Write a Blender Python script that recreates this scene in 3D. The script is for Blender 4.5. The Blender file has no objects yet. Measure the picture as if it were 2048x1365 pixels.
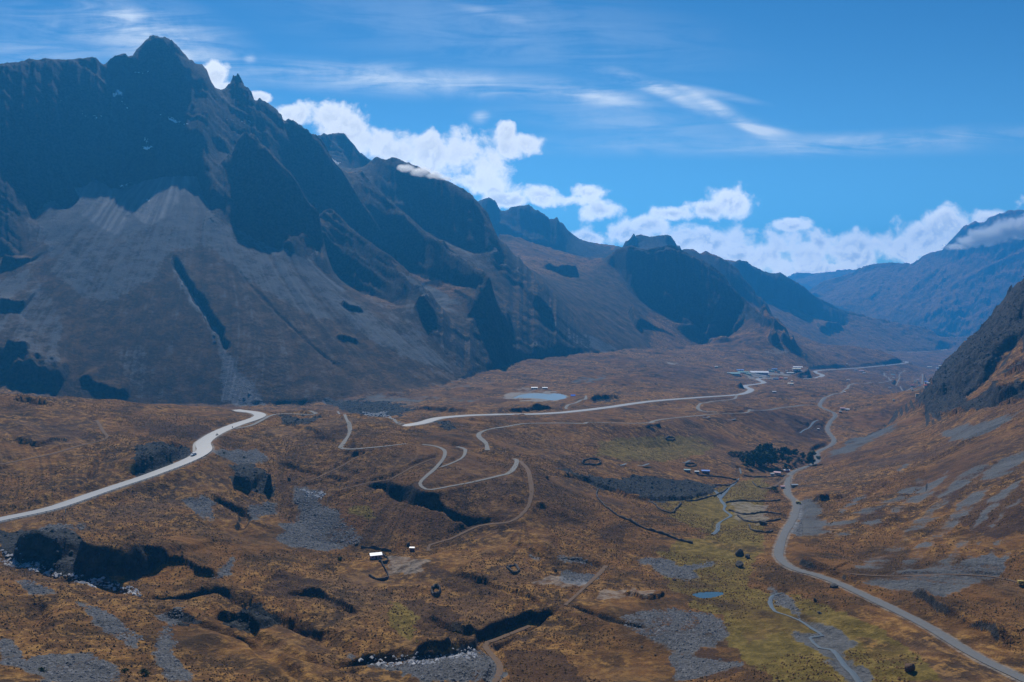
import bpy, math, random, time
import numpy as np
T0 = time.time()
Q = 1.0            # mesh quality factor
F = 1593.0         # focal length in photo pixels (28 mm on 36 mm)
PITCH = math.atan((682.5 - 590) / F)
CP, SP = math.cos(PITCH), math.sin(PITCH)
rng = np.random.default_rng(7)
random.seed(7)

def ray(px, py):
    a = (px - 1024.0) / F; b = (682.5 - py) / F
    dy = CP + b * SP
    return a / dy, (-SP + b * CP) / dy          # u = X/Y, w = Z/Y
def unproj(px, py, Y):
    u, w = ray(px, py)
    return u * Y, Y, w * Y

# ------------------------------------------------------------------ survey lines (photo px, py, forward distance in metres)
CL = [
 # foreground
 [(-400,1365,195),(0,1365,200),(300,1365,215),(600,1365,235),(900,1365,250),(1200,1365,255),(1500,1365,240),(1750,1365,225),(2048,1365,213),(2500,1365,200)],
 [(-400,1250,260),(0,1230,265),(200,1240,270),(400,1255,282),(600,1290,275)],
 [(-300,1080,340),(0,1110,330),(100,1140,318),(200,1165,308),(270,1190,305),(420,1190,320),(560,1240,305),(720,1320,270),(860,1312,272),(970,1290,282),(1060,1245,305),(1130,1208,325),(1220,1235,305),(1320,1260,290),(1500,1280,285)],
 # highway
 [(-400,1130,330),(0,1040,385),(100,1018,400),(200,985,425),(300,950,450),(380,920,480),(408,900,500),(405,885,520),(430,868,550),(470,850,585),(505,838,620),(515,830,650),(500,825,670)],
 [(845,845,640),(880,836,680),(940,831,720),(1000,829,750),(1100,827,800),(1200,817,870),(1300,803,960),(1400,795,1080),(1480,789,1250),(1500,780,1380),(1490,772,1480),(1525,767,1580),(1520,758,1680),(1579,758,1750),(1636,756,1850),(1641,746,1980),(1631,742,2080),(1720,736,2400),(1814,726,2700)],
 # brown crest
 [(-400,770,560),(0,785,600),(100,793,620),(200,798,640),(300,806,660),(400,813,680),(490,820,690),(560,822,680),(640,822,640),(700,826,640),(760,836,650),(800,840,655)],
 # toe of the scree
 [(-400,790,900),(0,788,950),(130,800,960),(300,812,980),(450,812,1000),(560,812,1000),(650,806,1010),(760,795,1040),(880,778,1130),(960,745,1300),(1060,718,1550),(1240,702,1850),(1340,700,2000),(1400,692,2200),(1480,688,2350)],
 # lake
 [(1020,792,1000),(1090,792,1000),(1150,792,1000)],[(1060,785,1040),(1120,785,1040)],[(1060,800,962),(1120,800,962)],
 [(1000,808,880),(1060,806,875),(1120,806,870)],
 # mid valley tracks
 [(690,830,610),(700,870,560),(680,895,520),(760,895,520),(850,888,535),(890,900,520),(870,940,475),(840,965,450),(860,978,440),(950,965,455),(1010,945,475),(1035,925,495)],
 [(1035,925,495),(1055,930,490),(1065,980,450),(1060,1010,430),(1035,1035,418),(960,1050,418),(880,1085,405),(850,1105,396)],
 [(300,1010,425),(480,1000,440),(600,1050,425),(700,1090,402),(750,1112,390),(825,1103,395)],
 [(825,1103,395),(1025,1140,360),(1130,1150,357),(1260,1120,385),(1400,1130,378),(1480,1110,395)],
 [(1200,1190,340),(1400,1190,335),(1560,1200,325)],
 [(975,900,545),(965,880,580),(960,865,600),(1000,855,640),(1060,846,690),(1150,847,710),(1300,849,760),(1310,845,790),(1400,832,880),(1490,825,950),(1500,820,980),(1640,812,1150)],
 [(1220,1000,520),(1300,985,560),(1400,975,610),(1480,960,680),(1560,945,740)],
 [(1230,900,680),(1340,895,740),(1450,890,800),(1560,890,850)],
 [(1400,1020,520),(1480,1040,490),(1540,1060,450)],
 # valley road
 [(1640,812,1150),(1670,828,1080),(1660,845,1040),(1655,860,990),(1668,880,930),(1660,892,900),(1635,905,860),(1633,925,800),(1590,942,750),(1578,955,710),(1575,985,620),(1592,1005,560),(1590,1030,510),(1570,1065,440),(1558,1100,395),(1562,1120,375),(1590,1138,355),(1650,1155,338),(1750,1200,305),(1850,1250,275),(1950,1310,245),(2048,1358,225),(2200,1430,200)],
 [(1640,812,1150),(1650,795,1300),(1690,780,1500),(1705,768,1700),(1780,762,1950)],
 [(1750,800,1500),(1850,800,1850)],[(1800,762,2300),(1860,750,2600),(1885,740,2900)],
 # hill behind the village
 [(1480,688,2400),(1600,690,2600),(1700,692,2750),(1760,702,2750),(1790,714,2720),(1814,725,2702)],
 [(1560,690,3250),(1700,700,3480),(1800,703,3700),(1890,701,4050)],[(1500,610,3790),(1545,600,3780),(1600,622,3810),(1650,648,3870),(1690,655,3950)],
 # ridge 7 and 6
 [(1300,505,3900),(1400,510,3900),(1475,524,3900),(1495,526,3900),(1520,540,3850),(1533,549,3850),(1560,547,3850),(1580,560,3850),(1600,570,3900),(1620,585,3950),(1650,610,4000),(1700,632,4100),(1760,643,4200),(1830,652,4300),(1870,672,4400),(1888,692,4450)],
 [(1340,505,3100),(1365,500,3100),(1385,498,3080),(1400,508,3050),(1412,503,3050),(1440,515,3000),(1475,540,2980),(1500,580,2950),(1520,614,2900)],
 # ridge 5
 [(1205,520,2600),(1220,512,2550),(1235,498,2500),(1262,493,2450),(1290,500,2450),(1340,496,2450),(1370,508,2450),(1400,522,2450),(1440,552,2420),(1470,582,2380),(1500,612,2330),(1530,645,2250),(1568,668,2150)],
 [(1225,532,2490),(1258,570,2380),(1285,601,2350),(1326,630,2320),(1347,642,2310),(1388,660,2290),(1408,667,2280),(1424,658,2285),(1440,632,2310),(1480,616,2330)],
 [(1255,492,3300),(1268,474,3300),(1280,470,3300),(1300,474,3300),(1335,470,3300),(1345,480,3300),(1355,497,3300)],
 # lit shoulder
 [(1001,470,2600),(1022,473,2620),(1083,490,2650),(1158,514,2680),(1180,519,2680),(1205,517,2650)],
 # ridge 4
 [(940,410,3400),(955,402,3400),(965,397,3400),(978,395,3400),(990,400,3400),(1000,420,3400),(1008,424,3400),(1020,416,3400),(1045,412,3400),(1058,409,3400),(1068,418,3400),(1090,438,3400),(1125,453,3450),(1165,482,3450),(1200,489,3450),(1240,494,3450)],
 # ridge 3
 [(735,332,2060),(745,320,2050),(753,311,2040),(769,318,2030),(786,311,2020),(810,323,2010),(851,340,2000),(885,358,2000),(912,371,1980),(930,380,1960),(947,395,1950),(967,429,1910),(990,463,1870),(1001,494,1830)],
 [(835,455,1900),(854,463,1890),(900,482,1870),(919,497,1850),(947,504,1830),(975,502,1825),(995,501,1818)],
 # ridge 2
 [(610,300,2300),(636,277,2300),(650,272,2300),(690,268,2300),(705,285,2300),(720,305,2300),(745,324,2300)],
 # spur 3
 [(684,347,1830),(724,343,1820),(748,371,1800),(782,405,1760),(823,439,1720),(871,480,1660),(902,507,1610),(936,528,1560),(964,552,1510),(981,574,1482)],
 [(700,450,1710),(731,482,1690),(760,505,1675),(806,540,1655),(865,559,1590),(919,579,1540),(977,586,1472)],
 # spur 2
 [(645,427,1560),(656,415,1560),(677,430,1550),(700,455,1530),(731,480,1500),(775,510,1460),(806,535,1430),(844,569,1380),(854,598,1350)],
 [(646,539,1470),(670,569,1440),(714,586,1415),(772,600,1380),(793,610,1350),(850,608,1330)],
 # spur 1
 [(455,330,1510),(475,280,1500),(492,262,1500),(513,277,1500),(547,314,1490),(588,355,1470),(612,396,1460),(625,413,1450),(640,428,1440)],
 [(424,437,1370),(468,453,1375),(500,475,1370),(553,501,1364),(581,474,1375),(612,470,1400),(639,501,1430)],
 # main crest
 [(-500,150,1400),(-100,140,1440),(0,130,1480),(60,120,1530),(150,117,1590),(190,115,1610),(202,129,1620),(210,132,1620),(220,120,1625),(235,112,1630),(250,107,1640),(258,116,1640),(268,112,1645),(275,99,1665),(285,88,1670),(297,77,1675),(310,73,1678),(328,73,1680),(342,80,1680),(354,91,1690),(370,110,1700),(390,135,1720),(410,158,1740),(430,177,1750),(450,182,1760),(458,172,1755),(463,160,1755),(468,147,1755),(474,146,1755),(480,154,1755),(486,166,1755),(494,187,1750),(500,198,1750),(530,205,1745),(555,222,1740),(566,246,1735),(581,241,1735),(600,252,1735),(620,266,1735),(636,279,1735),(656,308,1735),(684,342,1735),(720,400,1720),(760,460,1700)],
 [(-400,560,1150),(-100,520,1200),(0,510,1230),(60,525,1220),(95,470,1280),(60,430,1330),(80,410,1350),(110,405,1370),(130,424,1370),(143,376,1400),(165,376,1420),(188,359,1440),(240,381,1440),(284,359,1460),(340,352,1480),(396,349,1500),(410,400,1440),(424,437,1372)],
 # left-edge outcrops
 [(-200,600,1130),(0,600,1110),(50,640,1080)],[(-200,680,1010),(0,690,1010),(70,712,1005),(130,735,1000)],[(-200,760,975),(0,765,975),(130,775,975)],
 # far right
 [(1540,596,7000),(1610,584,6500),(1640,565,6500),(1690,550,6400),(1730,530,6300),(1745,528,6300),(1790,524,6200),(1825,529,6100),(1845,510,6000),(1860,505,6000),(1885,500,5900),(1905,478,5850),(1925,455,5800),(1950,441,5800),(1965,450,5750),(1985,432,5700),(2005,425,5700),(2020,420,5700),(2048,420,5600),(2200,400,5500),(2600,380,5500)],
 [(1600,640,5700),(1700,650,5400),(1850,668,5000),(1890,700,4900),(1920,692,4800),(2048,700,4500),(2600,700,4300)],
 [(1860,600,5350),(1920,560,5350),(2000,520,5300),(2048,500,5250),(2200,480,5200)],
 [(1500,566,8800),(1560,562,8800),(1600,560,8800),(1640,552,8800),(1680,547,8800),(1760,545,8800)],
 # right hillside
 [(1700,893,900),(1760,862,1000),(1800,838,1060),(1837,814,1085),(1853,788,1100),(1863,767,1095),(1870,748,1090),(1887,735,1085),(1892,719,1082),(1917,700,1070),(1925,685,1068),(1948,676,1055),(1966,661,1045),(1983,640,1032),(2006,618,1015),(2010,597,1010),(2024,587,1000),(2038,576,990),(2048,561,980),(2150,470,900),(2600,250,760)],
 [(2048,620,890),(2048,700,800),(2048,780,690),(2048,860,560),(2048,1000,400),(2048,1100,345),(2048,1180,310),(2048,1250,270)],
 [(2300,480,840),(2300,640,700),(2300,800,520),(2300,1000,390),(2300,1200,290)],
 [(1850,835,900),(1850,865,760),(1850,950,560),(1850,1060,400),(1850,1130,345)],
 [(1700,950,660),(1700,1050,440),(1700,1130,365)],
]
HL = [  # hidden ground (px, Y, z)
 [(-700,100,-66),(2700,100,-75)],
 [(-500,720,-122),(0,760,-126),(300,780,-131),(600,800,-131),(800,800,-126)],
 [(1880,1500,-215),(2048,1300,-120),(2600,1150,60)],[(1900,2200,-255),(2048,2200,-260),(2700,2200,-200)],
 [(1650,3050,-270),(1820,3000,-290),(2048,3400,-300),(2700,3400,-300)],
 [(-700,2400,200),(300,2700,150),(560,2800,150),(900,2900,120),(1200,2900,60)],
 [(-700,9500,-200),(2700,9500,-200)],[(-700,5500,50),(1300,5500,50)],[(1400,3450,-60),(1500,3300,-80)],
 [(1450,4700,0),(1650,4700,-150),(1850,4750,-320)],[(1500,7600,-200),(2700,7600,0)],[(1240,2900,20),(1450,2750,-20)],
 [(920,3230,215),(1060,3230,180),(1150,3270,150),(1240,3300,140)],[(760,2200,180),(900,2200,100),(980,2150,60)],
 [(490,1570,225),(560,1560,190),(620,1530,150),(660,1620,110),(720,1610,70),(800,1540,20),(850,1450,-40)],
 [(700,1880,210),(790,1830,150),(880,1740,80),(960,1620,10),(990,1540,-40)],
]
# ------------------------------------------------------------------ solve the smooth terrain in (u, ln Y)
U0, U1, V0, V1 = -0.95, 0.95, math.log(105.0), math.log(9400.0)
SU, SV = 1080, 2000
pts = []
for L in CL:
    for (a, b) in zip(L[:-1], L[1:]):
        n = int(max(abs(b[0]-a[0])/1.5, abs(b[1]-a[1])/1.5, abs(math.log(b[2]/a[2]))*900, 2))
        t = np.linspace(0, 1, n, endpoint=False)
        px = a[0]+(b[0]-a[0])*t; py = a[1]+(b[1]-a[1])*t; Y = np.exp(np.log(a[2])+(np.log(b[2])-np.log(a[2]))*t)
        u, w = ray(px, py); pts.append(np.stack([u, np.log(Y), w*Y], 1))
for L in HL:
    for (a, b) in zip(L[:-1], L[1:]):
        n = int(max(abs(b[0]-a[0])/1.5, abs(math.log(b[1]/a[1]))*900, 2))
        t = np.linspace(0, 1, n)
        Y = a[1]+(b[1]-a[1])*t
        pts.append(np.stack([(a[0]+(b[0]-a[0])*t-1024)/F, np.log(Y), a[2]+(b[2]-a[2])*t], 1))
pts = np.concatenate(pts)
crest = []
for L in CL:
    if L[0][:2] in ((-500,150),(610,300),(735,332),(940,410),(1205,520),(1255,492),(1340,505),(1300,505),(455,330),(645,427),(684,347)):
        for k in (1.0022, 1.0044): crest.append([(a, b, c*k) for a, b, c in L])
for L in crest:
    for (a, b) in zip(L[:-1], L[1:]):
        n = int(max(abs(b[0]-a[0])/1.0, abs(b[1]-a[1])/1.0, abs(math.log(b[2]/a[2]))*900, 2)); t = np.linspace(0, 1, n, endpoint=False)
        Y_ = np.exp(np.log(a[2])+(np.log(b[2])-np.log(a[2]))*t); u_, w_ = ray(a[0]+(b[0]-a[0])*t, a[1]+(b[1]-a[1])*t); pts = np.concatenate([pts, np.stack([u_, np.log(Y_), w_*Y_], 1)])
def solve_level(nu, nv, init, iters):
    i = ((pts[:, 0]-U0)/(U1-U0)*(nu-1)+.5).astype(int); j = ((pts[:, 1]-V0)/(V1-V0)*(nv-1)+.5).astype(int)
    ok = (i >= 0) & (i < nu) & (j >= 0) & (j < nv)
    k = j[ok]*nu+i[ok]
    s = np.bincount(k, pts[ok, 2], nu*nv); c = np.bincount(k, minlength=nu*nv)
    m = (c > 0).reshape(nv, nu); zc = (s/np.maximum(c, 1)).reshape(nv, nu)
    z = init.copy(); z[m] = zc[m]
    for it in range(iters):
        p = np.pad(z, 1, mode='edge')
        z = .25*(p[:-2, 1:-1]+p[2:, 1:-1]+p[1:-1, :-2]+p[1:-1, 2:])
        z[m] = zc[m]
    return z, m
def resize(a, nv, nu):
    y = np.linspace(0, a.shape[0]-1, nv); x = np.linspace(0, a.shape[1]-1, nu)
    y0 = np.minimum(y.astype(int), a.shape[0]-2); x0 = np.minimum(x.astype(int), a.shape[1]-2)
    fy = (y-y0)[:, None]; fx = (x-x0)[None]
    A = a[y0]; B = a[y0+1]
    R = A*(1-fy)+B*fy
    return R[:, x0]*(1-fx)+R[:, x0+1]*fx
z = None
for lv in (32, 16, 8, 4, 2, 1):
    nu, nv = SU//lv, SV//lv
    z = np.full((nv, nu), -50.0) if z is None else resize(z, nv, nu)
    z, cm = solve_level(nu, nv, z, {32: 400, 16: 300, 8: 250, 4: 200, 2: 100, 1: 40}[lv])
def blur(a, n):
    for _ in range(n):
        p = np.pad(a, 1, mode='edge')
        a = (p[:-2, 1:-1]+p[2:, 1:-1]+2*p[1:-1, 1:-1])/4
        p = np.pad(a, 1, mode='edge')
        a = (p[1:-1, :-2]+p[1:-1, 2:]+2*p[1:-1, 1:-1])/4
    return a
ZS = z
zb = blur(z, 26)
vv = np.linspace(V0, V1, SV)[:, None]; uu = np.linspace(U0, U1, SU)[None]
YS = np.exp(vv)
def sstep(a, b, x):
    t = np.clip((x-a)/(b-a), 0, 1); return t*t*(3-2*t)
# the rolling valley is smoothed, the mountain crests stay sharp
gx = np.gradient(zb, axis=0)/(YS*(V1-V0)/SV); gu = np.gradient(zb, axis=1)/(YS*(U1-U0)/SU)
slp = np.sqrt((gx-uu*gu)**2+gu**2)
wv = (1-sstep(.25, .5, slp))*(1-sstep(1500, 2300, YS))
ZS = ZS*(1-wv)+zb*wv
print('solve', round(time.time()-T0, 1))
# ------------------------------------------------------------------ fine grid
def segs(a, b, st): return list(np.exp(np.arange(math.log(a), math.log(b), st/Q)))
YG = np.array(segs(120, 600, .0026)+segs(600, 2600, .0017)+segs(2600, 9000, .0026)); VG = np.log(YG)
NU = int(1400*Q); NV = len(YG)
UG = np.linspace(-.88, .88, NU)
def samp(a, u, v):
    x = np.clip((u-U0)/(U1-U0)*(SU-1), 0, SU-1.001); y = np.clip((v-V0)/(V1-V0)*(SV-1), 0, SV-1.001)
    x0 = x.astype(np.int32); y0 = y.astype(np.int32); fx = x-x0; fy = y-y0
    return (a[y0, x0]*(1-fx)+a[y0, x0+1]*fx)*(1-fy)+(a[y0+1, x0]*(1-fx)+a[y0+1, x0+1]*fx)*fy
GV = np.repeat(VG[:, None], NU, 1); GU = np.repeat(UG[None], NV, 0)
Y = np.exp(GV); X = GU*Y
Z = samp(ZS, GU, GV)
PERM = rng.random(65536).astype(np.float32)*2-1
def vnoise(x, y, seed=0):
    xi = np.floor(x); yi = np.floor(y); fx = (x-xi).astype(np.float32); fy = (y-yi).astype(np.float32)
    xi = xi.astype(np.int64); yi = yi.astype(np.int64)
    fx = fx*fx*fx*(fx*(fx*6-15)+10); fy = fy*fy*fy*(fy*(fy*6-15)+10)
    def h(a, b): return PERM[((a*73856093) ^ (b*19349663) ^ (seed*83492791+1013)) % 65521]
    return (h(xi, yi)*(1-fx)+h(xi+1, yi)*fx)*(1-fy)+(h(xi, yi+1)*(1-fx)+h(xi+1, yi+1)*fx)*fy
def fbm(x, y, wl, octs, seed=0, gain=.5, ridged=False):
    s = 0; a = 1.0; n = 0
    c, sn = math.cos(.6), math.sin(.6)
    for o in range(octs):
        v = vnoise(x/wl, y/wl, seed+o)
        if ridged: v = 1-2*np.abs(v)
        s = s+a*v; n += a; a *= gain; wl *= .5
        x, y = x*c-y*sn+17.3, x*sn+y*c-9.1
    return s/n
DX = np.gradient(UG)[None]*Y; DYr = np.gradient(YG)[:, None]
def slopes(Z):
    zu = np.gradient(Z, axis=1)/DX; zv = np.gradient(Z, axis=0)/DYr
    return zu, zv-GU*zu
sx, sy = slopes(blur(Z, 2)); slope = np.sqrt(sx*sx+sy*sy)
# drainage streaks: noise dragged along the fall line
def drag(seedn, n, stp, sx, sy):
    l = np.sqrt(sx*sx+sy*sy)+1e-3; dx = sx/l; dy = sy/l
    du = dx/Y-GU*dy/Y; dv = dy/Y
    fi_u = du*stp*Y/(UG[1]-UG[0]); rowstep = np.gradient(VG)[:, None]
    fi_v = dv*stp*Y/rowstep
    jj, ii = np.meshgrid(np.arange(NV, dtype=np.float32), np.arange(NU, dtype=np.float32), indexing='ij')
    acc = seedn.copy(); 
    for sgn in (1, -1):
        pi = ii.copy(); pj = jj.copy()
        for k in range(n):
            a = np.clip(pi+.5, 0, NU-1).astype(np.int32); b = np.clip(pj+.5, 0, NV-1).astype(np.int32)
            pi += sgn*fi_u[b, a]; pj += sgn*fi_v[b, a]
            a = np.clip(pi+.5, 0, NU-1).astype(np.int32); b = np.clip(pj+.5, 0, NV-1).astype(np.int32)
            acc += seedn[b, a]
    return acc/(2*n+1)
s0 = rng.standard_normal((NV, NU)).astype(np.float32)
f32 = np.float32
GU = GU.astype(f32); GV = GV.astype(f32)
st1 = drag(blur(s0, 1), 22, .0035, sx.astype(f32), sy.astype(f32)); st1 /= st1.std()
s2 = blur(rng.standard_normal((NV//4+1, NU//4+1)), 1); s2 = resize(s2, NV, NU).astype(f32); s2 /= s2.std()
st2 = drag(s2, 22, .008, sx.astype(f32), sy.astype(f32)); st2 /= st2.std()
s3 = blur(rng.standard_normal((NV//11+1, NU//11+1)), 1); s3 = resize(s3, NV, NU).astype(f32); s3 /= s3.std()
st3 = drag(s3, 20, .012, sx.astype(f32), sy.astype(f32)); st3 /= st3.std()
print('drag', round(time.time()-T0, 1))
# ------------------------------------------------------------------ picture position of every ground point (used to survey features onto the ground)
def project(X, Y, Z):
    d = Y*CP-Z*SP; up = Y*SP+Z*CP
    return 1024+F*X/d, 682.5-F*up/d
def cast(px, py, ZZ=None, ymin=130.0):
    ZZ = Z if ZZ is None else ZZ
    u, w = ray(px, py)
    x = (u-UG[0])/(UG[1]-UG[0]); i = int(np.clip(x, 0, NU-2)); f = x-i
    col = ZZ[:, i]*(1-f)+ZZ[:, i+1]*f
    hit = np.nonzero((col >= w*YG) & (YG > ymin))[0]
    if len(hit) == 0: k = NV-1
    else: k = hit[0]
    if k > 0:
        a = w*YG[k-1]-col[k-1]; b = col[k]-w*YG[k]
        t = a/(a+b) if a+b > 1e-9 and a > 0 else 1.0
        yy = YG[k-1]+(YG[k]-YG[k-1])*min(max(t, 0), 1)
    else: yy = YG[0]
    return u*yy, yy, w*yy
def ground(x, y, ZZ=None):
    ZZ = Z if ZZ is None else ZZ
    a = np.clip((np.asarray(x)/y-UG[0])/(UG[1]-UG[0]), 0, NU-1.01); b = np.clip(np.interp(np.log(y), VG, np.arange(NV)), 0, NV-1.01)
    i = a.astype(int) if hasattr(a, 'astype') else int(a); j = b.astype(int) if hasattr(b, 'astype') else int(b)
    fa = a-i; fb = b-j
    return (ZZ[j, i]*(1-fa)+ZZ[j, i+1]*fa)*(1-fb)+(ZZ[j+1, i]*(1-fa)+ZZ[j+1, i+1]*fa)*fb
def catmull(P, step):
    P = np.asarray(P, float); P = np.vstack([2*P[0]-P[1], P, 2*P[-1]-P[-2]]); out = []
    for k in range(1, len(P)-2):
        p0, p1, p2, p3 = P[k-1:k+3]
        n = max(2, int(np.linalg.norm((p2-p1)[:2])/step))
        t = np.linspace(0, 1, n, endpoint=False)[:, None]
        out.append(.5*((2*p1)+(-p0+p2)*t+(2*p0-5*p1+4*p2-p3)*t*t+(-p0+3*p1-3*p2+p3)*t**3))
    out.append(P[-2][None]); return np.vstack(out)
def distfield(P, pad):
    """distance, side (+ = left of travel) and interpolated 3rd column near a polyline; returns slices and arrays"""
    P = np.asarray(P, float)
    y0 = P[:, 1].min()-pad; y1 = P[:, 1].max()+pad
    j0, j1 = np.searchsorted(YG, [y0, y1]); j0 = max(j0-1, 0); j1 = min(j1+1, NV)
    D = np.full((j1-j0, NU), 1e9, np.float32); S = np.zeros_like(D); H = np.zeros_like(D); TT = np.zeros_like(D)
    L = np.concatenate([[0], np.cumsum(np.linalg.norm(np.diff(P[:, :2], axis=0), axis=1))])
    for k in range(len(P)-1):
        a = P[k]; b = P[k+1]
        ya = min(a[1], b[1])-pad; yb = max(a[1], b[1])+pad
        r0, r1 = np.searchsorted(YG, [ya, yb]); r0 = max(r0-1, j0); r1 = min(r1+1, j1)
        ys = max(ya, 60)
        us = [(x+s*pad)/yy for x in (a[0], b[0]) for s in (-1, 1) for yy in (ys, yb)]
        c0, c1 = np.searchsorted(UG, [min(us), max(us)])
        if c1 <= c0 or r1 <= r0: continue
        sl = (slice(r0, r1), slice(c0, c1)); dl = (slice(r0-j0, r1-j0), slice(c0, c1))
        x = X[sl]-a[0]; y = Y[sl]-a[1]; dx = b[0]-a[0]; dy = b[1]-a[1]; l2 = dx*dx+dy*dy+1e-9
        t = np.clip((x*dx+y*dy)/l2, 0, 1)
        d = np.hypot(x-t*dx, y-t*dy)
        m = d < D[dl]
        D[dl] = np.where(m, d, D[dl]); S[dl] = np.where(m, np.sign(dx*y-dy*x), S[dl])
        H[dl] = np.where(m, a[2]+(b[2]-a[2])*t, H[dl]); TT[dl] = np.where(m, (L[k]+t*(L[k+1]-L[k]))/L[-1], TT[dl])
    return (slice(j0, j1), slice(None)), D, S, H, TT
# ------------------------------------------------------------------ relief
rock = sstep(.80, 1.05, slope)
near = 1-sstep(700, 1100, Y)
wx = X+18*fbm(X, Y, 110, 2, 50); wy = Y+18*fbm(X, Y, 110, 2, 60)
flat = 1-sstep(.3, .6, slope)
fan = np.exp(-(((GU-.16)/.22)**2)-((np.log(Y/360))/.35)**2)
dist_amp = .6+.6*sstep(500, 1500, Y)
rel = 4.4*fbm(wx, wy*.8, 85, 3, 1)+1.9*fbm(wx, wy, 30, 3, 9, ridged=True)+1.15*fbm(X, Y, 10, 3, 21, gain=.6)+.5*np.minimum(0, fbm(wx, wy, 17, 2, 25)-.1)*4
bog = np.exp(-((GU-.28)/.13)**2)*(1-sstep(800, 1000, Y))
al = X*.80-Y*.60; ac = X*.60+Y*.80
rel = rel+3.4*fbm(al/3.2+6*fbm(X, Y, 60, 2, 131), ac, 34, 3, 130, ridged=True)*(1-sstep(520, 760, Y))
rel = rel*(1-.75*np.clip(bog, 0, 1))
Z = Z+rel*flat*dist_amp
mid = (1-flat)*(1-rock)
Z = Z+mid*(.25*st1*np.minimum(Y/1000, 1.5)+.9*st2*np.minimum(Y/1000, 2)+1.8*fbm(X, Y, 60, 3, 33)*np.minimum(Y/1000, 2))
sc = np.minimum(Y/1400, 3.2)
strata = 3.2*vnoise((Z+.62*X+.2*Y)/(17*sc), (X-.4*Z)/(150*sc), 88)+2.0*vnoise((Z+.62*X+.2*Y)/(6*sc), (X-.4*Z)/(60*sc), 89)
cmf = samp(np.minimum(blur(cm.astype(float), 2)*3.0, 1), GU, GV)*(slope > .5)
rr = fbm(wx/sc, wy/sc, 95, 5, 77, gain=.52, ridged=True)
rr2 = fbm(X/sc, Y/sc, 22, 3, 93, ridged=True)
Z = Z+rock*sc*((1-cmf)*(15*(rr-.15)+9*(fbm(wx/sc, wy/sc, 210, 2, 71, ridged=True)-.1)+1.0*st3+.5*st2+strata)+(5-3.4*cmf)*rr2+2*(1-cmf)*fbm(X/sc, Y/sc, 9, 2, 97, ridged=True)+.35*st1)
# ------------------------------------------------------------------ gullies, cliffs and banks surveyed from the photograph
def world_line(L, step=6.0, sm=True):
    P = np.array([cast(*p[:2]) if len(p) == 2 else unproj(*p) for p in L])
    return catmull(P, step) if sm and len(P) > 2 else P
RAV = [  # (line, half width, depth)
 ([(735,958),(770,970),(800,985),(840,998),(870,1010),(910,1030),(960,1046)], 6.5, 7),
 ([(560,925),(610,940),(640,948),(700,962)], 3, 2.5),
 ([(640,1320),(740,1318),(860,1308),(900,1300),(970,1285),(1010,1262),(1060,1240),(1100,1222),(1130,1208)], 5.5, 5.5),
 ([(1130,1208),(1160,1216),(1200,1230),(1240,1243),(1300,1256)], 3, 3),
 ([(270,1192),(330,1196),(380,1190),(430,1180),(470,1195),(540,1235),(600,1255),(680,1290)], 5, 4.5),
 ([(290,1210),(340,1225),(390,1240),(440,1262),(500,1285),(560,1320),(610,1362)], 4, 3),
 ([(480,1250),(540,1285),(600,1310),(660,1330),(740,1345)], 4, 2.5),
 ([(345,508),(365,545),(390,585),(415,625),(440,665),(452,690),(458,705)], 8, 12),
 ([(466,530),(520,590),(580,650),(640,705),(700,745)], 5, 3),
 ([(420,990),(470,1015),(490,1030),(478,1065)], 4, 4),
 ([(0,1100),(60,1128),(130,1150),(200,1165),(270,1188)], 8, 4),
 ([(1000,1060),(1020,1080),(1060,1102),(1120,1118),(1180,1126),(1240,1130)], 3, 1.5),
 ([(1450,1035),(1440,1060),(1445,1080),(1480,1110),(1490,1140),(1550,1168),(1570,1180)], 3, 1.0),
 ([(210,900),(190,930),(160,978)], 3, 2),
 ([(330,880),(360,900),(390,935)], 4, 2),
 ([(80,1270),(75,1230),(70,1190)], 4, 2.5),
 ([(1870,830),(1930,790),(1975,750),(2010,700),(2048,665)], 9, 9),
 ([(1700,1010),(1800,950),(1900,900),(2000,850),(2048,820)], 5, 1.6),
 ([(1760,1080),(1850,1010),(1950,950),(2048,900)], 6, 1.8),
]
for L, hw, dep in RAV:
    P = world_line(L, 4)
    sl, D, S, H, TT = distfield(P, hw*1.6)
    wob = 1+.9*fbm(X[sl], Y[sl], hw*3, 4, 5)
    tap = sstep(0, .12, TT)*sstep(0, .12, 1-TT)
    Z[sl] -= dep*(1-sstep(.15, 1.0, D/(hw*wob)))*tap
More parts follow.
